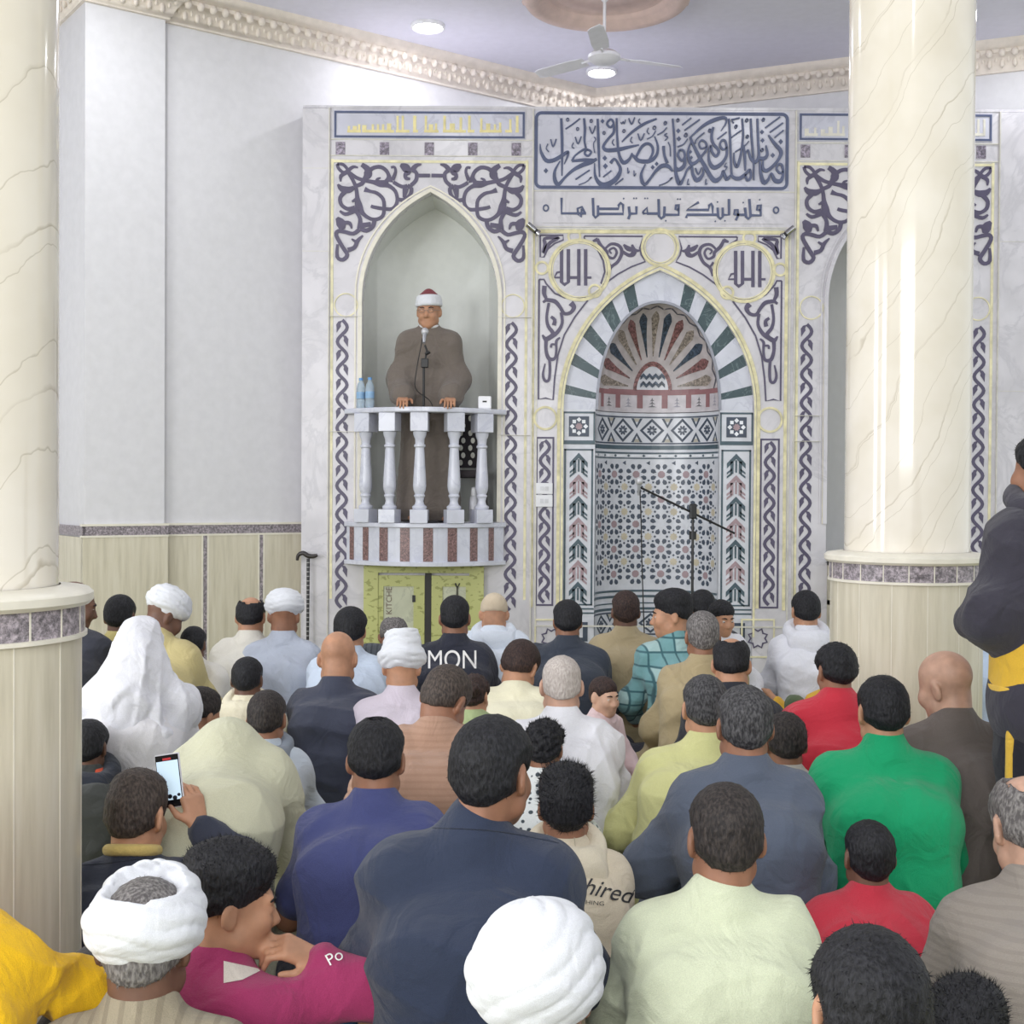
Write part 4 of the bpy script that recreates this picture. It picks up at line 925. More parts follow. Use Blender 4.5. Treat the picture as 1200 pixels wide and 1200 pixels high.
# door under the pulpit: pale leaves in green-yellow wrapped frame
FILM = NT('wrapped_frame_film')
_b = FILM.n('ShaderNodeTexNoise', Scale=15.0, Detail=1.0); FILM.l(FILM.coord((1.6, 1, 2.6)), _b.inputs['Vector'])
FILM.base(FILM.ramp(_b.outputs[0], [(0.60, (186, 188, 124)), (0.64, (152, 154, 92))])); FILM = FILM.set(0.35)
xd0, xd1 = fx(427, 690), fx(567, 690); zdt = fz(663, 497); zdi = fz(674, 497)
m = M(); m.box(xd0, xd0 + 0.11, YF - 0.05, YF, 0, zdt); m.box(xd1 - 0.11, xd1, YF - 0.05, YF, 0, zdt); m.box(xd0 + 0.11, xd1 - 0.11, YF - 0.05, YF, zdi + 0.02, zdt)
dr = tag(m.build('door_1', FILM), kind='structure')
PALE = marble('pale_door_panel', (204, 206, 184), (150, 152, 140), (0.2, 0.9, 0.3), 3.0)
for a, b in ((fx(437, 690), fx(498, 690)), (fx(506, 690), fx(559, 690))):
    m = M(); w_ = 0.085
    m.box(a, a + w_, YF - 0.04, YF - 0.004, 0.02, zdi); m.box(b - w_, b, YF - 0.04, YF - 0.004, 0.02, zdi); m.box(a + w_, b - w_, YF - 0.04, YF - 0.004, zdi - 0.085, zdi); m.box(a + w_, b - w_, YF - 0.04, YF - 0.004, 0.02, 0.12)
    lf_ = m.build('door_leaf', FILM, dr); M().box(a + w_, b - w_, YF - 0.028, YF - 0.01, 0.12, zdi - 0.085).build('panel', PALE, lf_)
x = fx(485.5, 700); m = M(); m.box(x - 0.012, x + 0.012, YF - 0.046, YF - 0.026, fz(705, 485), fz(697, 485)); m.build('lock_slot', plain((40, 40, 42), 0.4), dr)
x = fx(502, 700); M().box(x - 0.024, x + 0.024, YF - 0.036, YF - 0.001, 0, zdi + 0.02).build('dark_gap', plain((46, 44, 44), 0.6), dr)
x = fx(536, 690); m = M(); m.tube([(x, YF - 0.035, fz(700, 536)), (x, YF - 0.04, fz(688, 536)), (x - 0.015, YF - 0.045, fz(683, 534))], 0.006, 6); m.tube([(x, YF - 0.04, fz(689, 536)), (x + 0.018, YF - 0.045, fz(683, 538))], 0.005, 6); m.build('pull_cord', plain((52, 48, 46), 0.5), dr)
def text(name, body, loc, size, mat, parent, rot=(PI / 2, 0, 0), shear=0.0, ext=0.001, align='CENTER'):
    cu = bpy.data.curves.new(name, 'FONT'); cu.body = body; cu.size = size; cu.extrude = ext; cu.align_x = align; cu.shear = shear
    t = bpy.data.objects.new('text_tmp', cu); C.objects.link(t); dg = bpy.context.evaluated_depsgraph_get(); dg.update()
    me = bpy.data.meshes.new_from_object(t.evaluated_get(dg)); bpy.data.objects.remove(t); me.materials.clear(); me.materials.append(mat)
    o = bpy.data.objects.new(name, me); C.objects.link(o); o.location = loc; o.rotation_euler = rot
    if parent: o.parent = parent
    return o
text('lettering', 'KITCHEN', (fx(459.5, 700), YF - 0.031, fz(700, 459)), 0.062, plain((110, 92, 80), 0.5), dr, (PI / 2, -PI / 2, 0))
# wall sockets beside the mihrab
for k, (y0, y1, lab) in enumerate(((566, 579, 'white switch plate, upper of two on the left vine strip of the mihrab'), (580, 594, 'white socket plate, lower of two on the left vine strip of the mihrab'))):
    m = M(); x0, x1 = fx(628, 580), fx(647.5, 580); z0, z1 = fz(y1, 638), fz(y0, 638); m.box(x0, x1, YF - 0.022, YF - 0.004, z0, z1)
    o = m.build('wall_socket', plain((226, 226, 230), 0.3, var=0.01), bevel=0.004); tag(o, lab, 'wall socket', 'switch and socket plates')
    m = M(); xm, zm = (x0 + x1) / 2, (z0 + z1) / 2
    for s_ in (-1, 1): m.box(xm + s_ * 0.018 - 0.014, xm + s_ * 0.018 + 0.014, YF - 0.026, YF - 0.02, zm - 0.016, zm + 0.016)
    m.build('rocker', plain((206, 206, 210), 0.3), o)
# chrome spotlights at the top corners of the mihrab surround
CHROME = plain((190, 190, 195), 0.15, 1.0); DARKM = plain((58, 58, 62), 0.3, 0.6)
for px, py, sg in ((624.5, 268, 1), (924, 272, -1)):
    p = at(px, py, YF - 0.07); r = empty('spotlight', (p.x, YF, p.z)); tag(r, 'small chrome spotlight at the top %s corner of the mihrab surround' % ('left' if sg > 0 else 'right'), 'spotlight', 'chrome spotlights')
    d = Vector((sg * 0.75, 0.1, -0.6)).normalized(); a = Vector((0, -0.07, 0))
    M().tube([a - d * 0.055, a + d * 0.022], 0.024, 14).build('body', CHROME, r, smooth=40)
    M().tube([a + d * 0.022, a + d * 0.04], 0.02, 14).build('dark_collar', DARKM, r, smooth=40); M().tube([a + d * 0.04, a + d * 0.06], [0.024, 0.028], 14).build('lamp_head', CHROME, r, smooth=40)
    M().tube([(0, 0, 0), a], 0.008, 8).build('bracket', CHROME, r, smooth=40)
# ------------------------------------------------------------------ small things on and by the wall
BLACK = plain((30, 30, 32), 0.4); STEEL = plain((180, 182, 186), 0.3, 0.8)
p = at(361, 650, 9.78); r = empty('walking_stick', (p.x, 9.8, 0)); tag(r, 'dark walking stick with curved handle leaning on the marble wall edge', 'walking stick')
zt = p.z + 0.0; CANE = NT('banded_cane'); _w = CANE.n('ShaderNodeTexWave', _bands_direction='Z', Scale=9.0); CANE.l(CANE.coord(), _w.inputs['Vector'])
CANE.base(CANE.ramp(_w.outputs[0], [(0.5, (42, 40, 44)), (0.86, (52, 50, 54)), (0.9, (150, 150, 150))])); CANE = CANE.set(0.3)
M().tube([(0, -0.03, 0), (0, -0.01, zt - 0.03)], [0.010, 0.013], 10).build('shaft', CANE, r, smooth=60)
M().tube([(-0.085, -0.01, zt - 0.045), (-0.075, -0.01, zt - 0.005), (-0.04, -0.01, zt + 0.012), (0.0, -0.01, zt - 0.01), (0.04, -0.01, zt - 0.012), (0.07, -0.01, zt - 0.002)], [0.011, 0.015, 0.018, 0.019, 0.017, 0.012], 10, sm=4).build('handle', plain((52, 46, 46), 0.35), r, smooth=80)
# water bottles on the handrail end
for k, px in enumerate((425.5, 436)):
    yb = YF + 0.03 if k == 0 else YF - 0.02
    x = at(px, 470, yb).x; z0 = zRt + 0.0
    if k == 0: pass
    r = empty('water_bottle', (x, YF - 0.0, z0)); r.location.y = bow(x, 0.0, hwR) + 0.05
    tag(r, ['clear water bottle on the left end of the pulpit rail, nearer the wall edge', 'clear water bottle on the pulpit rail, right one of the two'][k], 'bottle', 'water bottles on the pulpit rail')
    g = bpy.data.materials.get('bottle_plastic')
    if not g:
        t = NT('bottle_plastic'); t.base(lin((206, 222, 236))); t.b.inputs['Transmission Weight'].default_value = 0.55; t.b.inputs['IOR'].default_value = 1.2; g = t.set(0.12)
    M().lathe([(0, 0.001), (0.03, 0.001), (0.033, 0.01), (0.033, 0.06), (0.031, 0.065), (0.033, 0.07), (0.033, 0.15), (0.026, 0.185), (0.014, 0.205), (0.013, 0.215), (0, 0.216)], 0, 0, 20).build('body', g, r, smooth=50)
    M().lathe([(0.0335, 0.075), (0.0342, 0.075), (0.0342, 0.125), (0.0335, 0.125)], 0, 0, 20).build('label_band', plain((140, 178, 214), 0.4), r, smooth=50)
    M().lathe([(0, 0.232), (0.015, 0.232), (0.016, 0.214), (0, 0.2135)], 0, 0, 16).build('cap', plain((96, 150, 208), 0.4), r, smooth=40)
x = fx(568.5, 475); r = empty('white_router_box', (x, bow(x, 0.0, hwR) + 0.05, zRt)); tag(r, 'small white box standing on the right end of the pulpit rail', 'box')
M().box(-0.05, 0.05, -0.025, 0.025, 0, 0.098).build('case', plain((238, 238, 242), 0.35, var=0.01), r, bevel=0.01); M().box(-0.016, 0.016, -0.028, -0.024, 0.05, 0.062).build('slot', BLACK, r)
# chair with dotted cover behind the rail
xch = at(546, 540, YF + 0.24).x; r = empty('chair', (xch, YF + 0.22, zPF)); tag(r, 'black chair with white dotted back, behind the pulpit rail beside the preacher', 'chair')
m = M().box(-0.15, 0.15, -0.02, 0.03, 0.42, 0.84)
for a in range(4):
    for b in range(7): m.ball((-0.115 + a * 0.075 + (b % 2) * 0.02, -0.0215, 0.46 + b * 0.058), (0.017, 0.002, 0.023), 10, 1)
m.build('backrest', [plain((44, 40, 46), 0.8), plain((222, 222, 214), 0.8)], r); M().box(-0.17, 0.17, -0.2, 0.12, 0.34, 0.40).build('seat', plain((52, 46, 50), 0.8), r, bevel=0.02)
for a in (-0.15, 0.15):
    for b in (-0.17, 0.1): M().box(a - 0.018, a + 0.018, b - 0.018, b + 0.018, 0, 0.35).build('leg', plain((60, 52, 50), 0.6), r)
x = fx(553, 590); r = empty('flask', (x, YF - 0.02, zPF)); tag(r, 'white thermos flask on the pulpit floor beside the right baluster', 'flask')
r.location = (at(555, 590, YF + 0.1).x, YF + 0.1, zPF)
M().lathe([(0, 0), (0.034, 0), (0.038, 0.02), (0.038, 0.15), (0.028, 0.19), (0.02, 0.2), (0, 0.2)], 0, 0, 20).build('body', plain((216, 216, 222), 0.3), r, smooth=50); M().lathe([(0, 0.27), (0.018, 0.265), (0.022, 0.24), (0.024, 0.2), (0, 0.199)], 0, 0, 20).build('cap', plain((226, 226, 230), 0.3), r, smooth=50)
# shelf with books in the right niche
zs_ = fz(655, 970); r = empty('book_shelf', (xcR - hwL + 0.14, YF - 0.12, 0)); tag(r, 'low beige shelf of books against the right niche, mostly behind the column', 'shelf')
SH = plain((186, 180, 160), 0.5)
for z in (0.06, 0.36, 0.66, 0.96): M().box(-0.13, 0.75, -0.1, 0.11, z, z + 0.035).build('board', SH, r)
for x in (-0.13, 0.72): M().box(x, x + 0.03, -0.099, 0.11, 0.0, 0.995).build('side_panel', SH, r)
rb = random.Random(3); kk = 0
for z in (0.696, 0.396):
    x = -0.095
    while x < 0.2:
        w_ = 0.028 + rb.random() * 0.018; h = 0.15 + rb.random() * 0.05
        o = M().box(-w_ / 2, w_ / 2, -0.06, 0.06, 0, h).build('book', plain(rb.choice([(196, 190, 172), (150, 140, 120), (120, 110, 100), (176, 172, 160)]), 0.6)); o.location = (r.location.x + x + w_ / 2, YF - 0.13, z)
        tag(o, 'book on the beige shelf beside the right column', 'book', 'books on the beige shelf'); x += w_ + 0.004
# microphones
def mic_head(parent, c, d):
    d = Vector(d).normalized(); c = Vector(c)
    M().tube([c - d * 0.11, c - d * 0.03], [0.010, 0.016], 12).build('microphone_body', plain((176, 178, 184), 0.3, 0.6), parent, smooth=50)
    M().tube([c - d * 0.03, c - d * 0.02, c, c + d * 0.018, c + d * 0.026], [0.02, 0.026, 0.028, 0.02, 0.006], 14).build('microphone_grille', plain((200, 200, 204), 0.45, 0.5), parent, smooth=70)
ys = bow(xcL, 0.0) + 0.10
ymic = YF - 0.29
p = at(498, 388, ymic); r = empty('microphone_stand', (p.x, YF - 0.25, zPF)); tag(r, 'slim black microphone stand on the pulpit in front of the preacher', 'microphone stand')
o_ = Vector(r.location); h_ = p.z - zPF
mic_head(r, (0, ymic - o_.y, h_), (0.03, 0.5, 0.8)); M().tube([(-0.01, 0, 0.0), (-0.01, 0, h_ - 0.26)], 0.009, 8).build('pole', BLACK, r)
M().tube([(-0.01, 0, h_ - 0.28), (0.012, 0.0, h_ - 0.14), (-0.004, 0.0, h_ - 0.1)], 0.008, 8).build('upper_tube', BLACK, r)
M().box(-0.03, 0.025, -0.02, 0.02, h_ - 0.27, h_ - 0.2).build('clamp', BLACK, r, bevel=0.006); M().tube([(0.0, 0, h_ - 0.17), (0.035, 0, h_ - 0.15)], 0.012, 8).build('knob', BLACK, r)
M().lathe([(0, 0.02), (0.1, 0.012), (0.11, 0), (0, 0)], -0.01, 0, 20).build('base', BLACK, r, smooth=40)
M().tube([(-0.02, -0.01, h_ - 0.05), (-0.07, -0.03, h_ - 0.34), (-0.06, -0.03, h_ - 0.44), (0.04, -0.04, h_ - 0.52), (0.06, -0.03, h_ - 0.6), (0.0, -0.02, h_ - 0.62)], 0.004, 6, sm=5).build('cable', BLACK, r, smooth=60)
yq = 9.3; p0 = at(812, 600, yq); pm = at(750, 571, yq); pe = at(861, 625, yq)
r = empty('microphone_stand', (p0.x, yq, 0)); tag(r, 'black boom microphone stand on the floor in front of the tiled mihrab', 'microphone stand')
o_ = Vector(r.location)
M().tube([(0, 0, 0.03), (0, 0, p0.z)], [0.012, 0.009], 8).build('pole', BLACK, r); M().tube([pe - o_, pm - o_], 0.008, 8).build('boom', BLACK, r)
M().box(-0.025, 0.025, -0.03, 0.03, p0.z - 0.05, p0.z + 0.06).build('clamp', BLACK, r, bevel=0.01)
zc_ = p0.z
M().tube([(0, 0, zc_ - 0.2), (0, 0, zc_ - 0.14)], 0.026, 10).build('collar', BLACK, r)
for k in range(3):
    a = 2 * PI * k / 3 + 0.5; M().tube([(0, 0, 0.25), (0.3 * math.cos(a), 0.3 * math.sin(a), 0.012)], 0.01, 6).build('leg', BLACK, r)
q = pm - o_; mic_head(r, q + Vector((-0.005, 0, 0.05)), (0.0, -0.1, 1))
M().tube([q + Vector((0, 0, -0.02)), q + Vector((0.012, 0, -0.3)), q + Vector((0.02, 0, -0.6)), (q.x + 0.06, 0, 0.1), (q.x + 0.1, 0, 0.006)], 0.005, 6, sm=5).build('cable', BLACK, r, smooth=60)
# ------------------------------------------------------------------ figure modelling: smooth blended volumes turned into one continuous surface
class S:
    def __init__(s): s.ops = []; s.lo = np.full(3, 9e9); s.hi = np.full(3, -9e9); s.frame = (np.eye(3), np.zeros(3), 1.0); s.disp = None
    def _p(s, a): R, t, k = s.frame; return R @ (np.asarray(a, float) * k) + t
    def _reg(s, kind, fn, lo, hi, k, grow=True):
        s.ops.append((kind, fn, lo.astype(np.float32), hi.astype(np.float32), k))
        if kind == 'u' and grow: s.lo = np.minimum(s.lo, lo); s.hi = np.maximum(s.hi, hi)
    def rc(s, a, b, ra, rb=None, k=0.03, kind='u'):
        rb = ra if rb is None else rb; sc = s.frame[2]; a = s._p(a); b = s._p(b); ra *= sc; rb *= sc; k *= sc
        ba = (b - a).astype(np.float32); L = float(ba @ ba) + 1e-9; a32 = a.astype(np.float32)
        def fn(p):
            q = p - a32; t = np.clip(q @ ba / L, 0, 1); q = q - t[:, None] * ba
            return np.sqrt(np.einsum('ij,ij->i', q, q)) - (ra + (rb - ra) * t)
        r = max(ra, rb); s._reg(kind, fn, np.minimum(a, b) - r, np.maximum(a, b) + r, k); return s
    def el(s, c, r, k=0.03, kind='u', rot=None):
        R, t, sc = s.frame; c = s._p(c).astype(np.float32); r = (np.asarray(r, float) * sc).astype(np.float32); k *= sc
        Q = (R @ rot if rot is not None else R).astype(np.float32)
        def fn(p):
            q = (p - c) @ Q; a = q / r; k0 = np.sqrt(np.einsum('ij,ij->i', a, a)) + 1e-6; b = a / r; k1 = np.sqrt(np.einsum('ij,ij->i', b, b)) + 1e-6
            return k0 * (k0 - 1) / k1
        e = np.abs(Q) @ r; s._reg(kind, fn, c - e, c + e, k); return s
    def tor(s, c, R_, rx, ry, r, k=0.01, flat=1.0):
        F, t, sc = s.frame; c = s._p(c).astype(np.float32); Q = (F @ R_).astype(np.float32); rx *= sc; ry *= sc; r *= sc; k *= sc; m = (rx + ry) / 2
        def fn(p):
            q = (p - c) @ Q; l = np.sqrt((q[:, 0] / rx) ** 2 + (q[:, 1] / ry) ** 2)
            return np.sqrt(((l - 1) * m) ** 2 + (q[:, 2] * flat) ** 2) - r
        e = max(rx, ry) + r; s._reg('u', fn, c - e, c + e, k); return s
    def cut(s, fn): s._reg('i', fn, np.full(3, -99.0), np.full(3, 99.0), 0); return s
    def ev(s, p, mg):
        d = np.full(len(p), 0.5, np.float32)
        for kind, fn, lo, hi, k in s.ops:
            if kind == 'i': d = np.maximum(d, fn(p)); continue
            g = mg + k
            ix = np.flatnonzero(((p > lo - g) & (p < hi + g)).all(1))
            if not len(ix): continue
            v = fn(p[ix]); a = d[ix]
            if kind == 's': a = -a
            h = np.maximum(k - np.abs(a - v), 0) / max(k, 1e-6); v = np.minimum(a, v) - h * h * k * 0.25
            d[ix] = v if kind == 'u' else -v
        return d
    def mesh(s, vox):
        c = 5; lo = s.lo - 3 * vox - 0.02; nb = np.ceil((s.hi + 3 * vox + 0.02 - lo) / (vox * c)).astype(int); N = nb * c
        bi = np.indices(nb).reshape(3, -1).T.astype(np.float32)
        d = s.ev((lo + (bi + 0.5) * (c * vox) - vox * 0.5).astype(np.float32), vox * c * 1.6 + 0.03)
        G = np.repeat(np.repeat(np.repeat(np.where(d < 0, -1, 1).astype(np.float32).reshape(nb), c, 0), c, 1), c, 2)
        act = bi[np.abs(d) < vox * c * 1.25 + (0.012 if s.disp else 0.004)].astype(int)
        off = np.indices((c, c, c)).reshape(3, -1).T
        I = (act[:, None, :] * c + off[None]).reshape(-1, 3); P = (lo + I * vox).astype(np.float32)
        v = s.ev(P, vox * c * 0.6 + 0.02)
        if s.disp: v = v - s.disp(P)
        G[I[:, 0], I[:, 1], I[:, 2]] = v
        return nets(G, lo, vox)
_CO = np.array([(i, j, k) for i in (0, 1) for j in (0, 1) for k in (0, 1)])
_ED = [(a, b) for a in range(8) for b in range(a + 1, 8) if np.abs(_CO[a] - _CO[b]).sum() == 1]
def nets(G, lo, vox):
    ins = G < 0; n = [q - 1 for q in G.shape]; cnt = np.zeros(n, np.int8)
    for a in _CO: cnt += ins[a[0]:a[0] + n[0], a[1]:a[1] + n[1], a[2]:a[2] + n[2]]
    cells = np.argwhere((cnt > 0) & (cnt < 8)); V = np.stack([G[cells[:, 0] + a[0], cells[:, 1] + a[1], cells[:, 2] + a[2]] for a in _CO], 1)
    acc = np.zeros((len(cells), 3)); w_ = np.zeros(len(cells))
    for a, b in _ED:
        m = (V[:, a] < 0) != (V[:, b] < 0); t = V[m, a] / (V[m, a] - V[m, b]); acc[m] += _CO[a] + t[:, None] * (_CO[b] - _CO[a]); w_[m] += 1
    vt = lo + (cells + acc / w_[:, None]) * vox
    vid = np.full(n, -1, np.int32); vid[cells[:, 0], cells[:, 1], cells[:, 2]] = np.arange(len(cells)); F = []
    for ax in range(3):
        b, c = (ax + 1) % 3, (ax + 2) % 3
        sl = [slice(None)] * 3; sl2 = [slice(None)] * 3; sl[ax] = slice(0, -1); sl2[ax] = slice(1, None)
        x = ins[tuple(sl)] != ins[tuple(sl2)]; E = np.argwhere(x); E = E[(E[:, b] > 0) & (E[:, c] > 0) & (E[:, b] < n[b]) & (E[:, c] < n[c])]
        q = []
        for db, dc in ((1, 1), (0, 1), (0, 0), (1, 0)):
            e = E.copy(); e[:, b] -= db; e[:, c] -= dc; q.append(vid[e[:, 0], e[:, 1], e[:, 2]])
        q = np.stack(q, 1); fl = ~ins[E[:, 0], E[:, 1], E[:, 2]]; q[fl] = q[fl][:, ::-1]; F.append(q)
    F = np.concatenate(F); F = F[(F >= 0).all(1)]
    return vt, F
def vnormals(vt, F):
    fn = np.cross(vt[F[:, 2]] - vt[F[:, 0]], vt[F[:, 3]] - vt[F[:, 1]]); N = np.zeros_like(vt)
    for i in range(4):
        for a in range(3): N[:, a] += np.bincount(F[:, i], fn[:, a], len(vt))
    return N / (np.linalg.norm(N, axis=1)[:, None] + 1e-12)
def link(name, vt, F, mat, parent=None, tris=None):
    me = bpy.data.meshes.new(name); nq = len(F); nt = 0 if tris is None else len(tris)
    me.vertices.add(len(vt)); me.vertices.foreach_set('co', np.asarray(vt, np.float32).ravel())
    L = F.ravel() if not nt else np.concatenate([F.ravel(), tris.ravel()])
    me.loops.add(len(L)); me.loops.foreach_set('vertex_index', L.astype(np.int32))
    st = np.concatenate([np.arange(nq) * 4, nq * 4 + np.arange(nt) * 3]).astype(np.int32)
    me.polygons.add(nq + nt); me.polygons.foreach_set('loop_start', st); me.polygons.foreach_set('use_smooth', np.ones(nq + nt, bool))
    me.update(calc_edges=True); me.validate(); me.materials.append(mat)
    o = bpy.data.objects.new(name, me); C.objects.link(o)
    if parent: o.parent = parent
    return o
def sdfobj(name, sd, vox, mat, parent=None, relax=0):
    vt, F = sd.mesh(vox); return link(name, vt, F, mat, parent)
def rotm(yaw=0, pitch=0, roll=0):
    """yaw to the right, pitch down, roll to the right (degrees); local axes x right, y forward, z up"""
    a, b, c = math.radians(-yaw), math.radians(-pitch), math.radians(roll)
    Z = np.array([[math.cos(a), -math.sin(a), 0], [math.sin(a), math.cos(a), 0], [0, 0, 1]])
    X = np.array([[1, 0, 0], [0, math.cos(b), -math.sin(b)], [0, math.sin(b), math.cos(b)]])
    Y = np.array([[math.cos(c), 0, math.sin(c)], [0, 1, 0], [-math.sin(c), 0, math.cos(c)]])
    return Z @ X @ Y
def folds(seed, amp, freq=12.0):
    r = np.random.RandomState(seed); K = []
    for i in range(9):
        d = r.normal(size=3); d[2] *= 0.7; d /= np.linalg.norm(d); K.append(((d * freq * r.uniform(0.7, 2.8)).astype(np.float32), r.uniform(0, 6.3), r.uniform(0.5, 1.0)))
    W = (r.normal(size=(3, 3)) * 6).astype(np.float32); W2 = (r.normal(size=(3, 3)) * 4).astype(np.float32)
    def fn(p):
        q = p + 0.035 * np.sin(p @ W + 1.0); m = np.sin(p @ W2); o = 0
        for i, (k, f, a) in enumerate(K): o = o + a * (0.66 - np.abs(np.sin(q @ k + f)) ** 0.7) * (0.55 + 0.45 * m[:, i % 3])
        return np.maximum(amp / 2.0 * o, -0.009).astype(np.float32)
    return fn
def wraps(inv, amp, pitch, tilt, seed):
    """overlapping cloth turns round a head"""
    r = np.random.RandomState(seed); f = r.uniform(0, 6.3, 4)
    def fn(p):
        l = inv(p); az = np.arctan2(l[:, 0], -l[:, 1]); z = l[:, 2] + tilt * np.sin(az + f[0]) + 0.35 * tilt * np.sin(2 * az + f[1]) + 0.006 * np.sin(5 * az + f[2])
        a = np.abs(np.sin(z * PI / pitch)) ** 0.5
        z2 = l[:, 2] - 0.8 * tilt * np.sin(az + f[3]); b = np.abs(np.sin(z2 * PI / (pitch * 1.7))) ** 0.5
        return (amp * (a + 0.6 * b - 0.9)).astype(np.float32)
    return fn
def curl(seed, amp, f):
    r = np.random.RandomState(seed); R1 = np.linalg.qr(r.normal(size=(3, 3)))[0].astype(np.float32)
    def fn(p):
        q = (p @ R1) * f; q = q + 0.8 * np.sin(q[:, [1, 2, 0]] * 0.6 + seed)
        return (amp * np.sin(q[:, 0]) * np.sin(q[:, 1]) * np.sin(q[:, 2])).astype(np.float32)
    return fn
SKIN = {'tan': skinmat((182, 136, 108)), 'brown': skinmat((146, 104, 82)), 'dark': skinmat((108, 78, 64)), 'light': skinmat((204, 164, 140)), 'rosy': skinmat((188, 150, 130)), 'deep': skinmat((84, 62, 54))}
HAIR = {'black': hairmat((17, 17, 21), (40, 40, 45)), 'dark': hairmat((34, 30, 30), (64, 57, 54)), 'grey': hairmat((84, 80, 80), (140, 136, 134)), 'salt': hairmat((44, 43, 46), (92, 91, 93)), 'white': hairmat((168, 158, 152), (196, 188, 182)), 'fade': hairmat((52, 45, 42), (88, 77, 70)), 'auburn': hairmat((40, 29, 28), (70, 52, 46))}
WHITECLOTH = fabric('white_cotton', (224, 226, 232), 700)
_fab = {}
def F(c, pattern=None, c2=None):
    k = (c, pattern, str(c2))
    if k not in _fab: _fab[k] = fabric('cloth_%d_%d_%d' % c, c, pattern=pattern, c2=c2)
    return _fab[k]
SEED = [10]
EYEW = plain((200, 192, 186), 0.2, var=0.0); IRIS = plain((44, 30, 24), 0.15, var=0.0)
def head_solid(B, neck_to, face=True):
    """head and neck volumes in the head frame (origin between the ears)"""
    B.el((0, -0.012, 0.035), (0.073, 0.094, 0.082), 0.02)
    B.el((0, 0.022, -0.03), (0.060, 0.076, 0.074), 0.03)
    B.rc((0, 0.052, -0.085), (0, 0.064, -0.09), 0.026, 0.024, 0.03)
    for q in (-1, 1):
        B.el((q * 0.035, 0.062, -0.028), (0.027, 0.03, 0.03), 0.02)
        B.rc((q * 0.046, 0.02, -0.062), (q * 0.02, 0.06, -0.085), 0.024, 0.02, 0.025)
    if face:
        B.rc((-0.032, 0.080, 0.022), (0.032, 0.080, 0.022), 0.013, None, 0.015)
        for q in (-1, 1): B.el((q * 0.031, 0.099, 0.002), (0.017, 0.014, 0.012), 0.012, 's')
        for q in (-1, 1): B.el((q * 0.031, 0.0845, 0.001), (0.014, 0.010, 0.0085), 0.004)
        B.rc((0, 0.088, 0.006), (0, 0.108, -0.032), 0.008, 0.0125, 0.012)
        for q in (-1, 1): B.el((q * 0.012, 0.098, -0.036), (0.009, 0.010, 0.008), 0.006)
        B.el((0, 0.086, -0.058), (0.023, 0.013, 0.007), 0.006); B.el((0, 0.085, -0.068), (0.019, 0.013, 0.007), 0.006)
        B.el((0, 0.102, -0.063), (0.020, 0.014, 0.0018), 0.003, 's')
    for q in (-1, 1):
        Re = rotm(-q * 20, 8, 0)
        B.el((q * 0.077, -0.012, -0.004), (0.010, 0.020, 0.033), 0.010, rot=Re)
        B.el((q * 0.074, -0.006, -0.022), (0.008, 0.011, 0.016), 0.008)
        B.el((q * 0.088, -0.004, 0.002), (0.007, 0.010, 0.018), 0.006, 's', rot=Re)
def hairline(p, style):
    y, z, x = p[:, 1], p[:, 2], np.abs(p[:, 0])
    if style == 'high': return z * 0.93 - y * 0.36 - 0.008
    d = z * 0.825 - y * 0.566 + 0.008
    ear = np.hypot((y + 0.004) * 1.0, (z + 0.0) * 0.9) - 0.028 + np.maximum(0.055 - x, 0) * 3
    return np.minimum(d, ear)
def hand(B, w_, d, n, side, curl=0.5, k=1.0, spread=0.1):
    """palm, four fingers and thumb; w_ wrist, d pointing direction, n back-of-hand normal, side +1 right"""
    d = np.array(d, float); d /= np.linalg.norm(d); n = np.array(n, float); n -= d * (n @ d); n /= np.linalg.norm(n); t = np.cross(d, n) * side
    w_ = np.array(w_, float)
    for i in range(4):
        o = (i - 1.5) * 0.019 * k
        B.rc(w_ + t * o * 0.5, w_ + d * 0.085 * k + t * o, 0.016 * k, 0.0125 * k, 0.012)
    for i in range(4):
        o = (i - 1.5); L = (0.072, 0.082, 0.078, 0.06)[i] * k; a = w_ + d * 0.088 * k + t * o * 0.0195 * k
        c1, c2 = curl * 0.7, curl * 1.7
        sd_ = t * o * spread * 0.4
        b = a + (d * math.cos(c1) - n * math.sin(c1) + sd_) * L * 0.5; c = b + (d * math.cos(c2) - n * math.sin(c2) + sd_) * L * 0.5
        B.rc(a, b, 0.0095 * k, 0.0085 * k, 0.004); B.rc(b, c, 0.0085 * k, 0.007 * k, 0.004)
    a = w_ + d * 0.022 * k - t * 0.022 * k; b = a + (d * 0.6 - t * 0.75 - n * 0.25) * 0.045 * k; c = b + (d * 0.9 - t * 0.25 - n * 0.3) * 0.035 * k
    B.rc(a, b, 0.013 * k, 0.0105 * k, 0.01); B.rc(b, c, 0.0105 * k, 0.008 * k, 0.004)
def strands(vt, N, n, L, seed, down=0.4, jit=0.5, w_=0.0011, fwd=None):
    r = np.random.RandomState(seed); ix = r.randint(0, len(vt), n); b = vt[ix] - N[ix] * 0.003; d = N[ix] * (0.45 if down > 0 else 0.8) + np.array([0, 0, -down]) + r.normal(size=(n, 3)) * jit
    if fwd is not None: d = d + fwd
    d /= np.linalg.norm(d, axis=1)[:, None]; t = np.cross(d, r.normal(size=(n, 3))); t /= np.linalg.norm(t, axis=1)[:, None] + 1e-9
    l = L * r.uniform(0.5, 1.2, n)[:, None]
    V = np.stack([b - t * w_, b + t * w_, b + d * l], 1).reshape(-1, 3)
    return V, np.arange(3 * n).reshape(-1, 3)
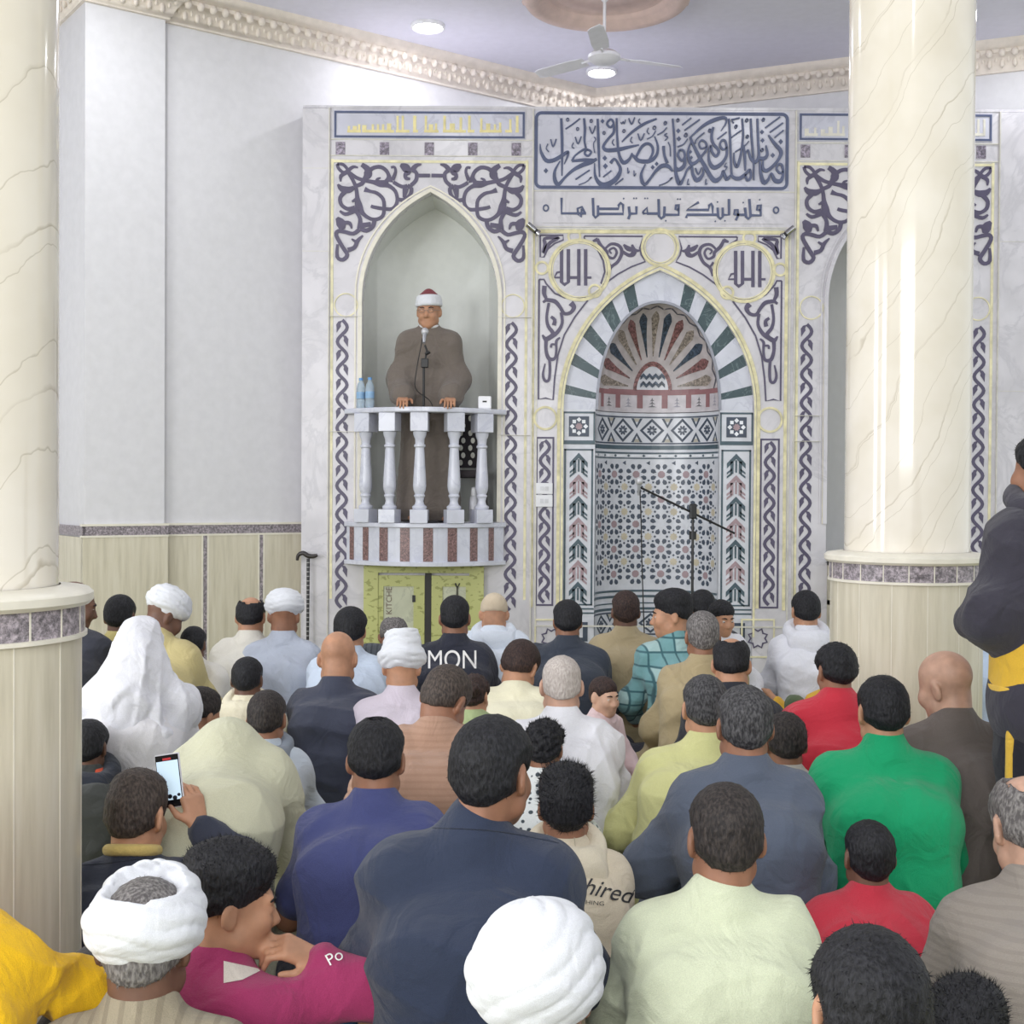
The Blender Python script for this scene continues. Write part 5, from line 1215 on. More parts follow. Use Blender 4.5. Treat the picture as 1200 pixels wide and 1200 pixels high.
def person(px, ytop, ppm, label, s=1.0, yaw=0, hyaw=0, pitch=15, roll=0, lean=(0, 0.10), w=1.0, drop=0.0, hunch=0.05, skin='brown', hair='black', style='short', hh=0.012,
           top='shirt', c=(200, 200, 200), pat=None, c2=None, tr=(60, 60, 70), mode='cross', arms={}, hands=(), face=False, hs=None, turban=None, tufts=0, tuftL=0.012, fold=0.024, loose=0.0,
           collar=True, hood=None, vox=None, floor=0.0, curly=0, sleeve=None, hmode='short', bald=0.0, group=None, beard=None, tcol=None, htop=None, hw=None, shift=0.0, wide=None, neck_r=0.056, leg=None):
    Y = FPX / ppm; SEED[0] += 1; seed = SEED[0]
    hs = hw / (ppm * (0.150 + 1.7 * (hh if hair else 0))) if hw else (hs or (0.55 * s + 0.45)); k = s
    htop = htop or (0.117 + (hh if hair else 0))
    vox = vox or min(0.0105, max(0.0056, 2.1 / ppm))
    H = at(px, ytop + htop * hs * ppm, Y)
    Rb = rotm(yaw); Rh = rotm(hyaw, pitch, roll)
    # local frame: hips at origin (x, y), floor at z = 0
    Hz = H.z - floor
    c7off = rotm(hyaw * 0.35, pitch * 0.62, roll * 0.5) @ np.array([0, 0.030, 0.128]) * hs
    C7 = np.array([lean[0], lean[1], 0]) * k; C7[2] = Hz - c7off[2]
    c7off = c7off + np.array([shift, 0, 0]); Hl = C7 + c7off
    hl = Rb @ np.array([Hl[0], Hl[1], 0]); root = Vector((H.x - hl[0], H.y - hl[1], floor))
    sit = mode != 'stand'
    hz = 0.125 * k if sit else 0.90 * k
    P0 = np.array([0, 0, hz]); hb = np.array([0, -hunch * k, 0])
    wa = P0 + (C7 - P0) * 0.33 + hb * 0.8; ch = P0 + (C7 - P0) * 0.66 + hb
    X = np.array([1.0, 0, 0])
    Sh = {q: C7 + np.array([q * 0.152 * w * k, 0.018 * k, (-0.092 - drop) * k]) for q in (-1, 1)}
    El, Wr = {}, {}
    for q in (-1, 1):
        e, r_ = arms.get(q, (None, None))
        El[q] = Sh[q] + (np.array([q * 0.065 * w, 0.08, -0.235]) * k if e is None else np.array(e) * k)
        if r_ is not None: Wr[q] = El[q] + np.array(r_) * k
        else: Wr[q] = np.array([q * 0.13 * k, El[q][1] + 0.17 * k, max(0.24 * k, El[q][2] - 0.12 * k)])
    LEG = {}
    for q in (-1, 1):
        if mode == 'cross': LEG[q] = [(q * .095, .02, .105), (q * .30, .27, .115), (-q * .02, .36 + .03 * q, .06), (-q * .13, .37 + .03 * q, .045)]
        elif mode == 'kneel': LEG[q] = [(q * .095, .02, .14), (q * .13, .40, .085), (q * .10, .02, .05), (q * .09, -.12, .035)]
        elif mode == 'knees': LEG[q] = [(q * .095, .02, .105), (q * .15, .33, .40), (q * .12, .44, .06), (q * .13, .56, .04)]
        elif mode == 'stand': LEG[q] = [(q * .095, 0, .88), (q * .105, .02, .48), (q * .11, -.01, .08), (q * .125, .12, .035)]
        if leg and q in leg: LEG[q] = leg[q]
        LEG[q] = [np.array(v) * k for v in LEG[q]]
    def torso(B, o, kk):
        Z = np.array([0, 0, 1.0])
        B.rc(P0, wa, (.108 + o) * k, (.100 + o) * k, kk); B.rc(wa, ch, (.100 + o) * k, (.100 + o) * k, kk); B.rc(ch, C7 + np.array([0, .015, -.07]) * k, (.100 + o) * k, (.062 + o) * k, kk)
        for q in (-1, 1):
            x = X * q * w * k
            B.rc(P0 + x * .075, wa + x * .068, (.105 + o) * k, (.095 + o) * k, kk); B.rc(wa + x * .068, ch + x * .078, (.095 + o) * k, (.098 + o) * k, kk)
            B.rc(ch + x * .078, Sh[q] - x * .04 - Z * .02 * k, (.098 + o) * k, (.056 + o) * k, kk)
            B.rc(C7 + np.array([0, .012, -.016]) * k, Sh[q] - x * .02, (.044 + o) * k, (.050 + o) * k, kk)
        B.rc(Sh[-1] + np.array([.02, 0, 0]) * k, Sh[1] - np.array([.02, 0, 0]) * k, (.046 + o) * k, None, kk)
    def arm(B, q, o, part='full', kk=0.03, wide=0.0):
        a, e, r_ = Sh[q] + np.array([-q * .022, 0, -.006]) * k, El[q], Wr[q]
        if part == 'tee':
            m = a + (e - a) * 0.72; B.rc(a, m, (.052 + o) * k, (.056 + o) * k, kk); return
        B.rc(a, e, (.050 + o) * k, (.043 + o + wide * 0.4) * k, kk)
        f = e + (r_ - e) * (0.93 if part == 'sleeve' else 1.0)
        B.rc(e, f, (.045 + o + wide * 0.4) * k, (.030 + o + wide) * k, kk)
    def legs(B, o, kk=0.03, foot=True):
        for q in (-1, 1):
            a, b, c_, d_ = LEG[q]
            B.rc(a, b, (.088 + o) * k, (.060 + o) * k, kk); B.rc(b, c_, (.058 + o) * k, (.040 + o) * k, kk)
            if foot: B.rc(c_, d_, .036 * k, .028 * k, 0.02)
    B = S(); B.frame = (np.eye(3), np.zeros(3), 1.0)
    torso(B, -0.004, 0.04)
    for q in (-1, 1):
        arm(B, q, -0.006)
        dirn = (Wr[q] - El[q]); hd = dict(hands).get(q)
        if hd: hand(B, Wr[q], hd[0], hd[1], q, hd[2] if len(hd) > 2 else 0.5, hs)
        else:
            u = dirn / np.linalg.norm(dirn); B.rc(Wr[q], Wr[q] + u * .09 * k, .027 * k, .024 * k, .02); B.rc(Wr[q] + u * .09 * k, Wr[q] + u * .15 * k - np.array([0, 0, .02 * k]), .02 * k, .012 * k, .015)
    legs(B, -0.006)
    nk = B.frame
    B.rc(C7 + np.array([0, .01, -.02]) * k, Hl + Rh @ np.array([0, -0.020, -0.035]) * hs, (neck_r + .006) * hs, neck_r * hs, 0.03)
    B.frame = (Rh, Hl, hs); head_solid(B, None, face)
    body = sdfobj('person', B, vox, SKIN[skin]); body.location = root; body.rotation_euler = (0, 0, math.radians(-yaw))
    tag(body, label, 'person', group)
    # ---- garment
    T = S(); o = 0.012 + loose
    torso(T, o, 0.06)
    sl = sleeve or ('tee' if top == 'tee' else 'sleeve')
    for q in (-1, 1):
        if sl != 'none': arm(T, q, o + (0.004 if sl == 'tee' else 0), sl, 0.075, wide or (0.022 if top == 'galab' else 0.006))
    if top == 'galab':
        if sit: legs(T, 0.025, 0.09, False); T.el((0, .20 * k, .10 * k), (.30 * k, .27 * k, .12 * k), 0.1)
        else:
            for q in (-1, 1): T.rc(P0 + X * q * .07 * k, np.array([q * .10, 0.01, .10]) * k, .135 * k, .155 * k, .1)
    elif not sit:
        for q in (-1, 1): T.rc(P0 + X * q * .07 * k, P0 + X * q * .07 * k - np.array([0, 0, .06 * k]), .128 * k, .128 * k, .05)
    if collar:
        nd = (Hl + Rh @ np.array([0, -.02, -.035]) * hs) - C7; nd /= np.linalg.norm(nd)
        T.rc(C7 + np.array([0, .012, -.01]) * k, C7 + np.array([0, .012, 0]) * k + nd * (.020 if collar is True else collar) * k, (neck_r + .015) * hs, (neck_r + .010) * hs, 0.025)
    fo_ = folds(seed, fold); c7_ = C7.astype(np.float32)
    T.disp = lambda p: fo_(p) * np.clip((np.linalg.norm(p - c7_, axis=1) / k - 0.085) / 0.09, 0, 1)
    zmin = 0.004
    T.cut(lambda p: zmin - p[:, 2])
    cloth = sdfobj({'tee': 'tee_shirt', 'galab': 'robe', 'hoodie': 'hoodie'}.get(top, 'shirt'), T, vox, F(c, pat, c2), body)
    if top != 'galab':
        Lg = S(); Lg.frame = (np.eye(3), np.zeros(3), 1.0); legs(Lg, 0.012, 0.05, False)
        for q in (-1, 1): Lg.rc(P0 + X * q * .07 * k, P0 + X * q * .07 * k + np.array([0, 0, .03 * k]), .124 * k, .12 * k, .05)
        Lg.disp = folds(seed + 99, fold * 0.8); Lg.cut(lambda p: zmin - p[:, 2])
        sdfobj('trousers', Lg, vox * (1.5 if sit else 1.0), F(tr), body)
    if hood:
        Hd = S(); b = C7 + np.array([0, -.035, .0]) * k
        Hd.tor(C7 + np.array([0, .015, .012]) * k, rotm(0, -24, 0), .098 * k, .098 * k, .036 * k, .03); Hd.el(b + np.array([0, -.045, -.055]) * k, np.array([.125, .05, .085]) * k, 0.06)
        Hd.el(b + np.array([0, -.065, -.075]) * k, np.array([.05, .04, .075]) * k, 0.05); Hd.disp = folds(seed + 5, 0.008, 16)
        sdfobj('hood', Hd, vox, F(hood), body)
    # ---- hair
    def HS(): h_ = S(); h_.frame = (Rh, Hl, hs); return h_
    inv = lambda p: ((p - Hl.astype(np.float32)) @ Rh.astype(np.float32)) / hs
    if hair:
        h_ = HS(); h_.el((0, -0.013, 0.036), (0.074, 0.096, 0.083), 0.02); h_.el((0, -0.040, -0.03), (0.056, 0.052, 0.055), 0.03)
        for q in (-1, 1): h_.el((q * .05, -.01, .0), (.024, .05, .04), .02)
        def dp(p): return hairline(p, style)
        cf = curl(seed, curly, 160.0) if curly else curl(seed, 0.0022, 210.0)
        def disp(p):
            l = inv(p); t = np.clip(dp(l) / 0.035, 0, 1); th = np.full(len(p), hh, np.float32)
            if hmode == 'quiff': th = th + 0.022 * np.clip((l[:, 2] - 0.05) / 0.06, 0, 1)
            if hmode == 'flat': th = th + 0.012 * np.clip((l[:, 2] - 0.07) / 0.04, 0, 1)
            return (t * th * hs).astype(np.float32) + cf(p) * t
        h_.disp = disp; h_.cut(lambda p: -dp(inv(p)) * hs + curl(seed + 3, 0.004, 110.0)(p))
        if bald:
            def bc(p):
                l = inv(p); e = np.sqrt((l[:, 0] / (0.066 * bald + .004)) ** 2 + ((l[:, 1] + 0.05) / (0.092 * bald + .004)) ** 2 + ((l[:, 2] - 0.105) / (.066 * bald + .02)) ** 2)
                return ((1 - e) * 0.07 * hs + 0.012 + curl(seed + 8, .006, 90.)(p)).astype(np.float32)
            h_.cut(bc)
        vt, Fq = h_.mesh(min(vox, 0.0075)); N = vnormals(vt, Fq)
        if tufts:
            sv, st = strands(vt, N, tufts, tuftL * hs, seed, 0.6 if hmode == 'short' and not curly else -0.35, 0.3); link('hair', np.concatenate([vt, sv]), Fq, HAIR[hair], body, st + len(vt))
        else: link('hair', vt, Fq, HAIR[hair], body)
    if beard:
        h_ = HS(); h_.el((0, 0.028, -0.055), (0.061, 0.078, 0.06), 0.02); h_.rc((0, 0.058, -0.09), (0, 0.068, -0.095), 0.03, 0.026, 0.02)
        h_.cut(lambda p: (inv(p)[:, 2] + 0.042 + np.maximum(inv(p)[:, 1] - .075, 0) * 1.2 - np.maximum(0, .03 - inv(p)[:, 1]) * .8) * hs); h_.disp = curl(seed, .002, 200.); sdfobj('beard', h_, vox * .8, HAIR[beard], body)
    if face:
        for q in (-1, 1):
            m = M(); m.ball((0, 0, 0), 0.0125 * hs, 14); e = m.build('eye', EYEW, body, smooth=180); ctr = Hl + Rh @ np.array([q * 0.031, 0.0795, 0.001]) * hs; e.location = ctr
            m = M(); m.ball((0, 0.0064 * hs, -0.001), (0.0068 * hs, 0.0068 * hs, 0.0068 * hs), 12); i_ = m.build('iris', IRIS, e, smooth=180)
            e.rotation_euler = Matrix(Rh.tolist()).to_euler()
            m = M(); m.tube([Hl + Rh @ np.array(v) * hs for v in ((q * .014, .094, .021), (q * .03, .0935, .027), (q * .048, .082, .022))], [.003 * hs, .0042 * hs, .002 * hs], 6, sm=3); m.build('eyebrow', HAIR['black'], body, smooth=80)
    # ---- head wear
    rs = np.random.RandomState(seed)
    if turban:
        t_ = HS(); tm = F(tcol) if tcol else WHITECLOTH
        if turban == 'wrap':
            t_.el((0, -.012, .055), (.104, .118, .062), .02); t_.el((0, -.012, .095), (.090, .1, .055), .03); t_.disp = wraps(inv, .0085, .026, .030, seed)
            t_.cut(lambda p: (-.012 + .16 * np.maximum(inv(p)[:, 1], 0) - inv(p)[:, 2]) * hs)
        elif turban == 'tall':
            t_.rc((0, -.012, .05), (0, -.02, .12), .096, .080, .01); t_.el((0, -.012, .045), (.108, .122, .052), .02); t_.disp = wraps(inv, .009, .028, .022, seed)
            t_.cut(lambda p: (inv(p)[:, 2] - .165 - inv(p)[:, 0] * .06) * hs); t_.cut(lambda p: (-.008 - inv(p)[:, 2]) * hs)
        elif turban == 'open':
            t_.el((0, -.012, .040), (.108, .124, .080), .02); t_.el((0, .03, .085), (.088, .08, .062), .03); t_.disp = wraps(inv, .007, .036, .030, seed)
            t_.cut(lambda p: (-.036 + .22 * inv(p)[:, 1] - inv(p)[:, 2]) * hs)
            def hole(p):
                l = inv(p); e = np.sqrt((l[:, 0] / .078) ** 2 + ((l[:, 1] + .055) / .082) ** 2 + ((l[:, 2] - .128) / .058) ** 2); return ((1 - e) * .06 * hs + .004).astype(np.float32)
            t_.cut(hole)
        elif turban == 'swirl':
            t_.el((0, -.02, .045), (.116, .128, .095), .02); t_.el((.012, -.02, .10), (.090, .105, .064), .03); t_.disp = wraps(inv, .0065, .042, .05, seed)
            t_.cut(lambda p: (-.06 + .2 * inv(p)[:, 1] - inv(p)[:, 2]) * hs)
        elif turban == 'azhari':
            for i in range(5): t_.tor((0, -.008, .046 + .012 * i), rotm(0, -4, (-1) ** i * 2), .0805 - .002 * i, .099 - .002 * i, .0135, .008, .9)
        elif turban == 'cap': t_.el((0, -.012, .038), (.079, .1, .088), .02); t_.cut(lambda p: -(inv(p)[:, 2] * .9 - inv(p)[:, 1] * .35 - .012) * hs); t_.disp = folds(seed, .002, 40)
        sdfobj('turban' if turban != 'cap' else 'cap', t_, vox * 0.9, tm, body)
        if turban == 'azhari':
            t_ = HS(); t_.el((0, -.01, .082), (.077, .095, .058), .03); t_.rc((0, -.01, .10), (0, -.01, .125), .05, .03, .03); sdfobj('fez', t_, vox, F((128, 52, 62)), body)
    info = dict(body=body, cloth=cloth, C7=C7, H=Hl, Sh=Sh, El=El, Wr=Wr, Rh=Rh, hs=hs, k=k, P0=P0, vox=vox, LEG=LEG, inv=inv, seed=seed)
    return info
from mathutils.bvhtree import BVHTree
def proj(o, par):
    mw = Matrix.Translation(par.location) @ Matrix.Rotation(par.rotation_euler.z, 4, 'Z'); me = o.data
    bv = BVHTree.FromPolygons([mw @ v.co for v in me.vertices], [tuple(p.vertices) for p in me.polygons]); im = mw.inverted(); c0 = Vector((0, 0, CAMZ))
    def f(px, py, lift=0.0035):
        d = ray(px, py).normalized(); h = bv.ray_cast(c0, d)
        return None if h[0] is None else im @ (h[0] - d * lift)
    return f
def seam(info, pts, mat, name='seam', r=0.0013, target='cloth'):
    f = proj(info[target], info['body']); P = [f(*q, 0.0005) for q in crom([np.array(p, float) for p in pts], 10)]; P = [q for q in P if q]
    return M().tube(P, r, 5).build(name, mat, info[target], smooth=80)
def patch_on(info, poly, mat, name, target='cloth', lift=0.003):
    f = proj(info[target], info['body']); bm = bmesh.new(); bm.faces.new([bm.verts.new((x, y, 0)) for x, y in poly]); bmesh.ops.triangulate(bm, faces=bm.faces)
    for _ in range(4): bmesh.ops.subdivide_edges(bm, edges=[e for e in bm.edges if e.calc_length() > 5], cuts=1); bmesh.ops.triangulate(bm, faces=bm.faces)
    bad = []
    for v in bm.verts:
        q = f(v.co.x, v.co.y, lift)
        if q: v.co = q
        else: bad.append(v)
    if bad: bmesh.ops.delete(bm, geom=bad, context='VERTS')
    me = bpy.data.meshes.new(name); bm.to_mesh(me); bm.free(); me.materials.append(mat); me.polygons.foreach_set('use_smooth', [True] * len(me.polygons))
    o = bpy.data.objects.new(name, me); C.objects.link(o); o.parent = info[target]; return o
def decal(info, body, px, py, hpx, mat, shear=0.0, rot=0.0, target='cloth', sx=1.0, bold=0.0):
    """print on a garment: flat letters dropped onto the cloth from behind"""
    o = info[target]; me = o.data; par = info['body']
    mw = Matrix.Translation(par.location) @ Matrix.Rotation(par.rotation_euler.z, 4, 'Z')
    bv = BVHTree.FromPolygons([mw @ v.co for v in me.vertices], [tuple(p.vertices) for p in me.polygons])
    cu = bpy.data.curves.new('print', 'FONT'); cu.body = body; cu.size = 1.0; cu.align_x = 'CENTER'; cu.align_y = 'CENTER'; cu.shear = shear; cu.offset = bold
    t = bpy.data.objects.new('t', cu); C.objects.link(t); dg = bpy.context.evaluated_depsgraph_get(); dg.update(); m0 = bpy.data.meshes.new_from_object(t.evaluated_get(dg)); bpy.data.objects.remove(t)
    bm = bmesh.new(); bm.from_mesh(m0); bmesh.ops.triangulate(bm, faces=bm.faces); bmesh.ops.subdivide_edges(bm, edges=[e for e in bm.edges if e.calc_length() > 0.25], cuts=3); bmesh.ops.triangulate(bm, faces=bm.faces); bmesh.ops.subdivide_edges(bm, edges=[e for e in bm.edges if e.calc_length() > 0.12], cuts=1); bmesh.ops.triangulate(bm, faces=bm.faces)
    cr, sr = math.cos(rot), math.sin(rot); im = mw.inverted(); cam0 = Vector((0, 0, CAMZ)); ok = True
    for v in bm.verts:
        x, y = v.co.x * hpx * 1.4 * sx, v.co.y * hpx * 1.4; x, y = x * cr - y * sr, x * sr + y * cr
        d = ray(px + x, py - y).normalized(); h = bv.ray_cast(cam0, d)
        if h[0] is None: ok = False; v.tag = True; continue
        v.co = im @ (h[0] - d * 0.005)
    if not ok: bmesh.ops.delete(bm, geom=[v for v in bm.verts if v.tag], context='VERTS')
    m0.clear_geometry(); bm.to_mesh(m0); bm.free(); m0.materials.clear(); m0.materials.append(mat)
    q = bpy.data.objects.new('printed_lettering', m0); C.objects.link(q); q.parent = o; return q
# ------------------------------------------------------------------ the congregation, from the wall to the camera
GP = 'people seated on the carpet'
BLK = (50, 52, 60)
def A(px, ytop, ppm, label, **k): return person(px, ytop, ppm, label, group=None, **k)
# back rows
A(88, 682, 236, 'person in dark clothes with shaved brown head in profile, half behind the left column', hyaw=70, hair=None, skin='dark', c=(54, 56, 66), bald=1, face=True)
A(141, 697, 225, 'person with dark cropped hair in a yellow shirt, sitting beside the left column', hw=36, hair='black', hh=.013, c=(206, 192, 128), skin='dark')
A(193, 694, 240, 'person with white turban bowing to the right, beyond the white shawl', hyaw=50, pitch=32, turban='wrap', hair=None, skin='dark', c=(196, 182, 132), top='galab')
A(227, 734, 235, 'boy with black hair in a white shirt, against the beige wall panels', hw=30, s=.78, hair='black', hh=.014, c=(226, 222, 214), skin='dark')
A(294, 698, 215, 'person with balding crown in an ivory shirt, by the beige wall panels', hw=35, hair='black', bald=.9, c=(224, 220, 210), skin='tan', pitch=22)
A(333, 697, 218, 'person in white turban and pale blue robe near the walking stick', turban='wrap', hair=None, skin='brown', c=(186, 193, 208), top='galab')
A(396, 741, 255, 'person with bald head in a dark navy tweed jacket', hw=41, hair=None, skin='tan', c=(70, 74, 90), pitch=26, w=1.02)
A(411, 711, 228, 'person with thick black hair in a pale blue shirt, before the vine strip', hw=40, hair='black', hh=.022, c=(200, 212, 230), skin='tan')
A(461, 722, 205, 'person bowing low in a charcoal striped sweater before the green door', hair='grey', hh=.010, pitch=52, lean=(0, .26), hunch=.12, drop=-.08, c=(84, 88, 94), pat='vstripe', c2=(66, 70, 76), bald=.8)
A(471, 752, 262, 'person in tall white turban and lilac robe', turban='tall', hair=None, skin='tan', c=(208, 198, 210), top='galab', w=1.05)
mon = A(533, 698, 218, 'person in a black tee with large white letters on the back', hw=36, hair='black', hh=.009, top='tee', c=(48, 50, 62), skin='brown', w=1.0)
A(579, 697, 206, 'person with beige cap and white hooded robe, bowing before the vine strip', turban='cap', tcol=(204, 188, 164), hair=None, skin='tan', pitch=35, lean=(0, .2), hunch=.09, c=(222, 230, 242), top='galab', hood=(222, 230, 242), drop=-.03)
A(609, 750, 252, 'person with dark hair bowing in a cream shirt', hw=44, hair='auburn', pitch=38, hyaw=18, roll=8, lean=(-.06, .2), hunch=.08, c=(232, 227, 200), skin='tan', drop=-.03)
A(665, 703, 220, 'person with black hair in a dark slate shirt, left of the mihrab', hw=36, hair='black', hh=.018, c=(58, 64, 76), skin='brown', w=1.05)
A(733, 692, 206, 'person with dark hair in a khaki robe, centred before the mihrab', hw=34, hair='auburn', hh=.012, c=(168, 153, 122), top='galab', skin='dark', pitch=8)
A(787, 694, 222, 'young person in teal plaid shirt, face turned left', hyaw=-72, yaw=-15, pitch=4, hair='black', hmode='quiff', hh=.008, skin='tan', c=(164, 194, 194), pat='plaid', c2=((116, 160, 164), (62, 100, 108)), face=True, style='high')
A(823, 691, 200, 'person with black hair mostly hidden, behind the plaid shirt', hw=30, hair='black', hh=.016, c=(60, 62, 70))
A(846, 703, 215, 'boy in white with face towards the camera, eyes lowered', hw=29, s=.8, yaw=150, hyaw=10, pitch=10, hair='black', style='high', c=(228, 228, 234), skin='tan', face=True, lean=(0, .03))
A(823, 716, 243, 'person with cropped grey hair in a tan robe, in front of the plaid shirt', hw=40, hair='grey', hh=.008, skin='brown', c=(172, 156, 122), top='galab', pitch=8, lean=(.05, .08))
A(857, 746, 268, 'person in black with a bald patch on the crown', hw=46, hair='black', bald=.72, skin='tan', c=(46, 48, 56), pitch=28, hyaw=10, hh=.012)
A(944, 692, 206, 'person with black hair in a white hoodie, left of the right column', hw=34, hair='black', hh=.012, skin='tan', c=(225, 226, 234), top='hoodie', hood=(225, 226, 234))
A(1168, 690, 228, 'person in a pale blue shirt, glimpsed between the right column and the standing figure', hair='black', c=(190, 206, 228), w=1.0, lean=(-.1, .1))
# middle rows, left
sh = A(165, 728, 300, 'person wrapped in a large white head shawl draped down the back', hair=None, skin='tan', c=(222, 220, 224), top='galab', w=1.0, pitch=10,
  arms={-1: ((-.12, .02, -.17), (-.13, .02, .0))}, hands=((-1, ((-1, .1, -.25), (0, 0, 1), .5)),))
t_ = S(); H_, C_ = sh['H'], sh['C7']; t_.frame = (sh['Rh'], H_, sh['hs'])
t_.el((0, -.012, .04), (.090, .112, .095), .03); t_.el((0, -.05, -.06), (.088, .075, .10), .05); t_.frame = (np.eye(3), np.zeros(3), 1.0)
for q in (-1, 1): t_.rc(C_ + np.array([q * .03, -.03, .07]), sh['Sh'][q] + np.array([q * .0, -.01, .01]), .075, .078, .08); t_.rc(sh['Sh'][q] + np.array([q * .0, -.01, .0]), C_ + np.array([q * .13, -.09, -.20]), .075, .07, .08)
t_.rc(C_ + np.array([0, -.10, -.06]), C_ + np.array([-.01, -.135, -.36]), .10, .06, .09); t_.rc(C_ + np.array([-.17, -.085, -.1]), C_ + np.array([.15, -.13, -.17]), .028, .03, .02); t_.rc(C_ + np.array([.10, -.12, -.05]), C_ + np.array([.14, -.14, -.26]), .026, .02, .02)
t_.disp = folds(77, .028, 15); sdfobj('head_shawl', t_, sh['vox'], F((224, 224, 231)), sh['body'])
A(98, 814, 290, 'small child in navy between the left column and the white shawl', hw=36, s=.62, hair='black', hh=.012, c=(44, 48, 62), skin='dark', lean=(0, .04))
oc = A(104, 843, 322, 'person with black hair and charcoal hoodie with an orange patch, beside the left column', hw=46, s=.92, hair='black', hh=.018, c=(66, 68, 66), top='hoodie', hood=(44, 48, 58), skin='dark')
A(236, 808, 285, 'boy in a dark navy hooded jacket turned to the right', hw=41, s=.8, hyaw=38, hair='dark', hmode='flat', hh=.008, style='high', c=(62, 76, 94), hood=(48, 58, 74), top='hoodie', skin='tan', tufts=300)
A(290, 770, 262, 'boy with black hair in a cream hooded top', hw=37, s=.82, hair='black', hh=.012, c=(234, 226, 200), top='hoodie', hood=(236, 228, 202), skin='dark')
A(313, 809, 312, 'boy with short dark hair in a pale blue jacket with dark collar', hw=46, s=.8, hair='dark', hh=.012, c=(192, 202, 214), hood=(128, 136, 148), top='hoodie', skin='brown')
bg = A(274, 842, 372, 'person bowing deeply under a wide pale sage cloak, head out of sight', hair='black', pitch=176, lean=(.0, .30), hunch=.14, drop=.035, c=(198, 197, 172), top='galab', w=.86, loose=.025, skin='tan', fold=.02)
A(521, 780, 335, 'person with cropped hair bowing in a brown ribbed sweater', hw=54, hair='fade', hh=.006, pitch=40, hyaw=28, roll=10, lean=(.10, .17), hunch=.09, c=(172, 138, 118), pat='hstripe', c2=(165, 131, 111), skin='brown', w=1.08, drop=-.03, arms={-1: ((-.10, .10, -.24), (-.02, .2, .12))})
gl = A(556, 790, 300, 'small girl with dark curly hair in a green top', hw=36, s=.66, hair='auburn', hh=.016, curly=.006, hyaw=20, c=(176, 192, 142), skin='tan', tufts=500)
b_ = S(); b_.frame = (gl['Rh'], gl['H'], gl['hs']); b_.el((.03, -.12, .03), (.045, .045, .045), .02); b_.disp = curl(9, .008, 130.); sdfobj('hair_bun', b_, .007, HAIR['auburn'], gl['body'])
b_ = S(); b_.frame = (gl['Rh'], gl['H'], gl['hs']); b_.tor((.022, -.094, .036), rotm(0, 80, 0), .026, .026, .012, .01); sdfobj('hair_band', b_, .006, F((206, 130, 148)), gl['body'])
wc = A(658, 769, 315, 'person with thin grey hair in a white shirt, near the centre of the crowd', hw=47, hair='white', hh=.004, skin='rosy', pitch=18, c=(226, 226, 232), w=1.06, tufts=0)
A(708, 793, 272, 'small girl in pink looking back towards the camera', hw=31, s=.6, yaw=120, hyaw=25, pitch=5, hair='auburn', hh=.008, skin='light', face=True, c=(226, 202, 204), lean=(0, .03))
A(826, 791, 332, 'person with greying hair in a pale yellow green shirt', hw=54, hair='salt', hh=.012, skin='tan', c=(208, 207, 148), lean=(.10, .10), w=1.15, pitch=12, tufts=300, arms={-1: ((-.13, .06, -.24), (.0, .20, -.12))})
A(920, 835, 348, 'boy with dark curly hair in a grey top, right of the slate robe', hw=50, s=.78, hair='dark', hh=.014, curly=.003, c=(192, 186, 180), skin='brown', tufts=400)
cu_ = A(638, 843, 345, 'boy with black curly hair in a white shirt with dark spots', hw=48, s=.68, hair='black', hh=.020, curly=.008, c=(222, 226, 226), pat='dots', c2=(70, 80, 88), skin='brown', tufts=1600, tuftL=.02, hyaw=12)
A(978, 764, 225, 'child in yellow with a raised green knee, mostly hidden behind the red shirt', s=.72, hw=31, hair='black', c=(226, 178, 66), tr=(98, 112, 86), skin='tan', mode='knees', leg={-1: [(-.09, .02, .11), (-.29, .10, .56), (-.26, .3, .07), (-.26, .4, .05)], 1: [(.09, .02, .105), (.2, .27, .12), (.02, .33, .07), (-.1, .33, .05)]}, lean=(0, .06), arms={-1: ((-.10, .08, -.17), (-.14, .10, .16))})
A(979, 753, 326, 'person with black wavy hair in a red shirt', hw=47, s=.97, hair='black', hh=.018, curly=.003, c=(200, 54, 70), skin='brown', tufts=500, lean=(.0, .08), hyaw=-10)
A(1108, 763, 356, 'person with bald head in a grey brown shirt, in front of the right column', hw=52, hair=None, skin='rosy', c=(104, 96, 92), hyaw=-38, pitch=16, lean=(.0, .08), w=.98, roll=-8, mode='kneel')
gr = A(1034, 792, 376, 'person in a bright green zip collar top', hw=59, hair='black', hh=.012, curly=.002, skin='tan', c=(24, 156, 104), w=1.1, pitch=14, collar=.035, tufts=700, tuftL=.009, arms={1: ((.06, .05, -.27), (.03, .06, -.19)), -1: ((-.08, .07, -.25), (0, .2, -.1))}, hands=((1, ((.1, .35, -.9), (.3, -1, 0), .3)),), fold=.013)
A(872, 803, 408, 'person with grey flecked hair in a loose slate blue robe', hw=66, hair='salt', hh=.012, skin='brown', c=(88, 96, 112), top='galab', w=.98, pitch=10, tufts=500, lean=(0, .08), neck_r=.06, arms={-1: ((-.115, .05, -.20), (.06, .18, -.12)), 1: ((.05, .08, -.24), (-.05, .2, -.1))}, loose=.006)
A(441, 841, 415, 'person with black hair in an indigo tee, arm resting at the left', hw=69, hair='black', hh=.014, bald=.35, skin='brown', top='tee', c=(70, 76, 122), w=1.0, pitch=22, tufts=700, tuftL=.008, arms={-1: ((-.10, .08, -.25), (.10, .22, -.04))}, lean=(0.0, .12))
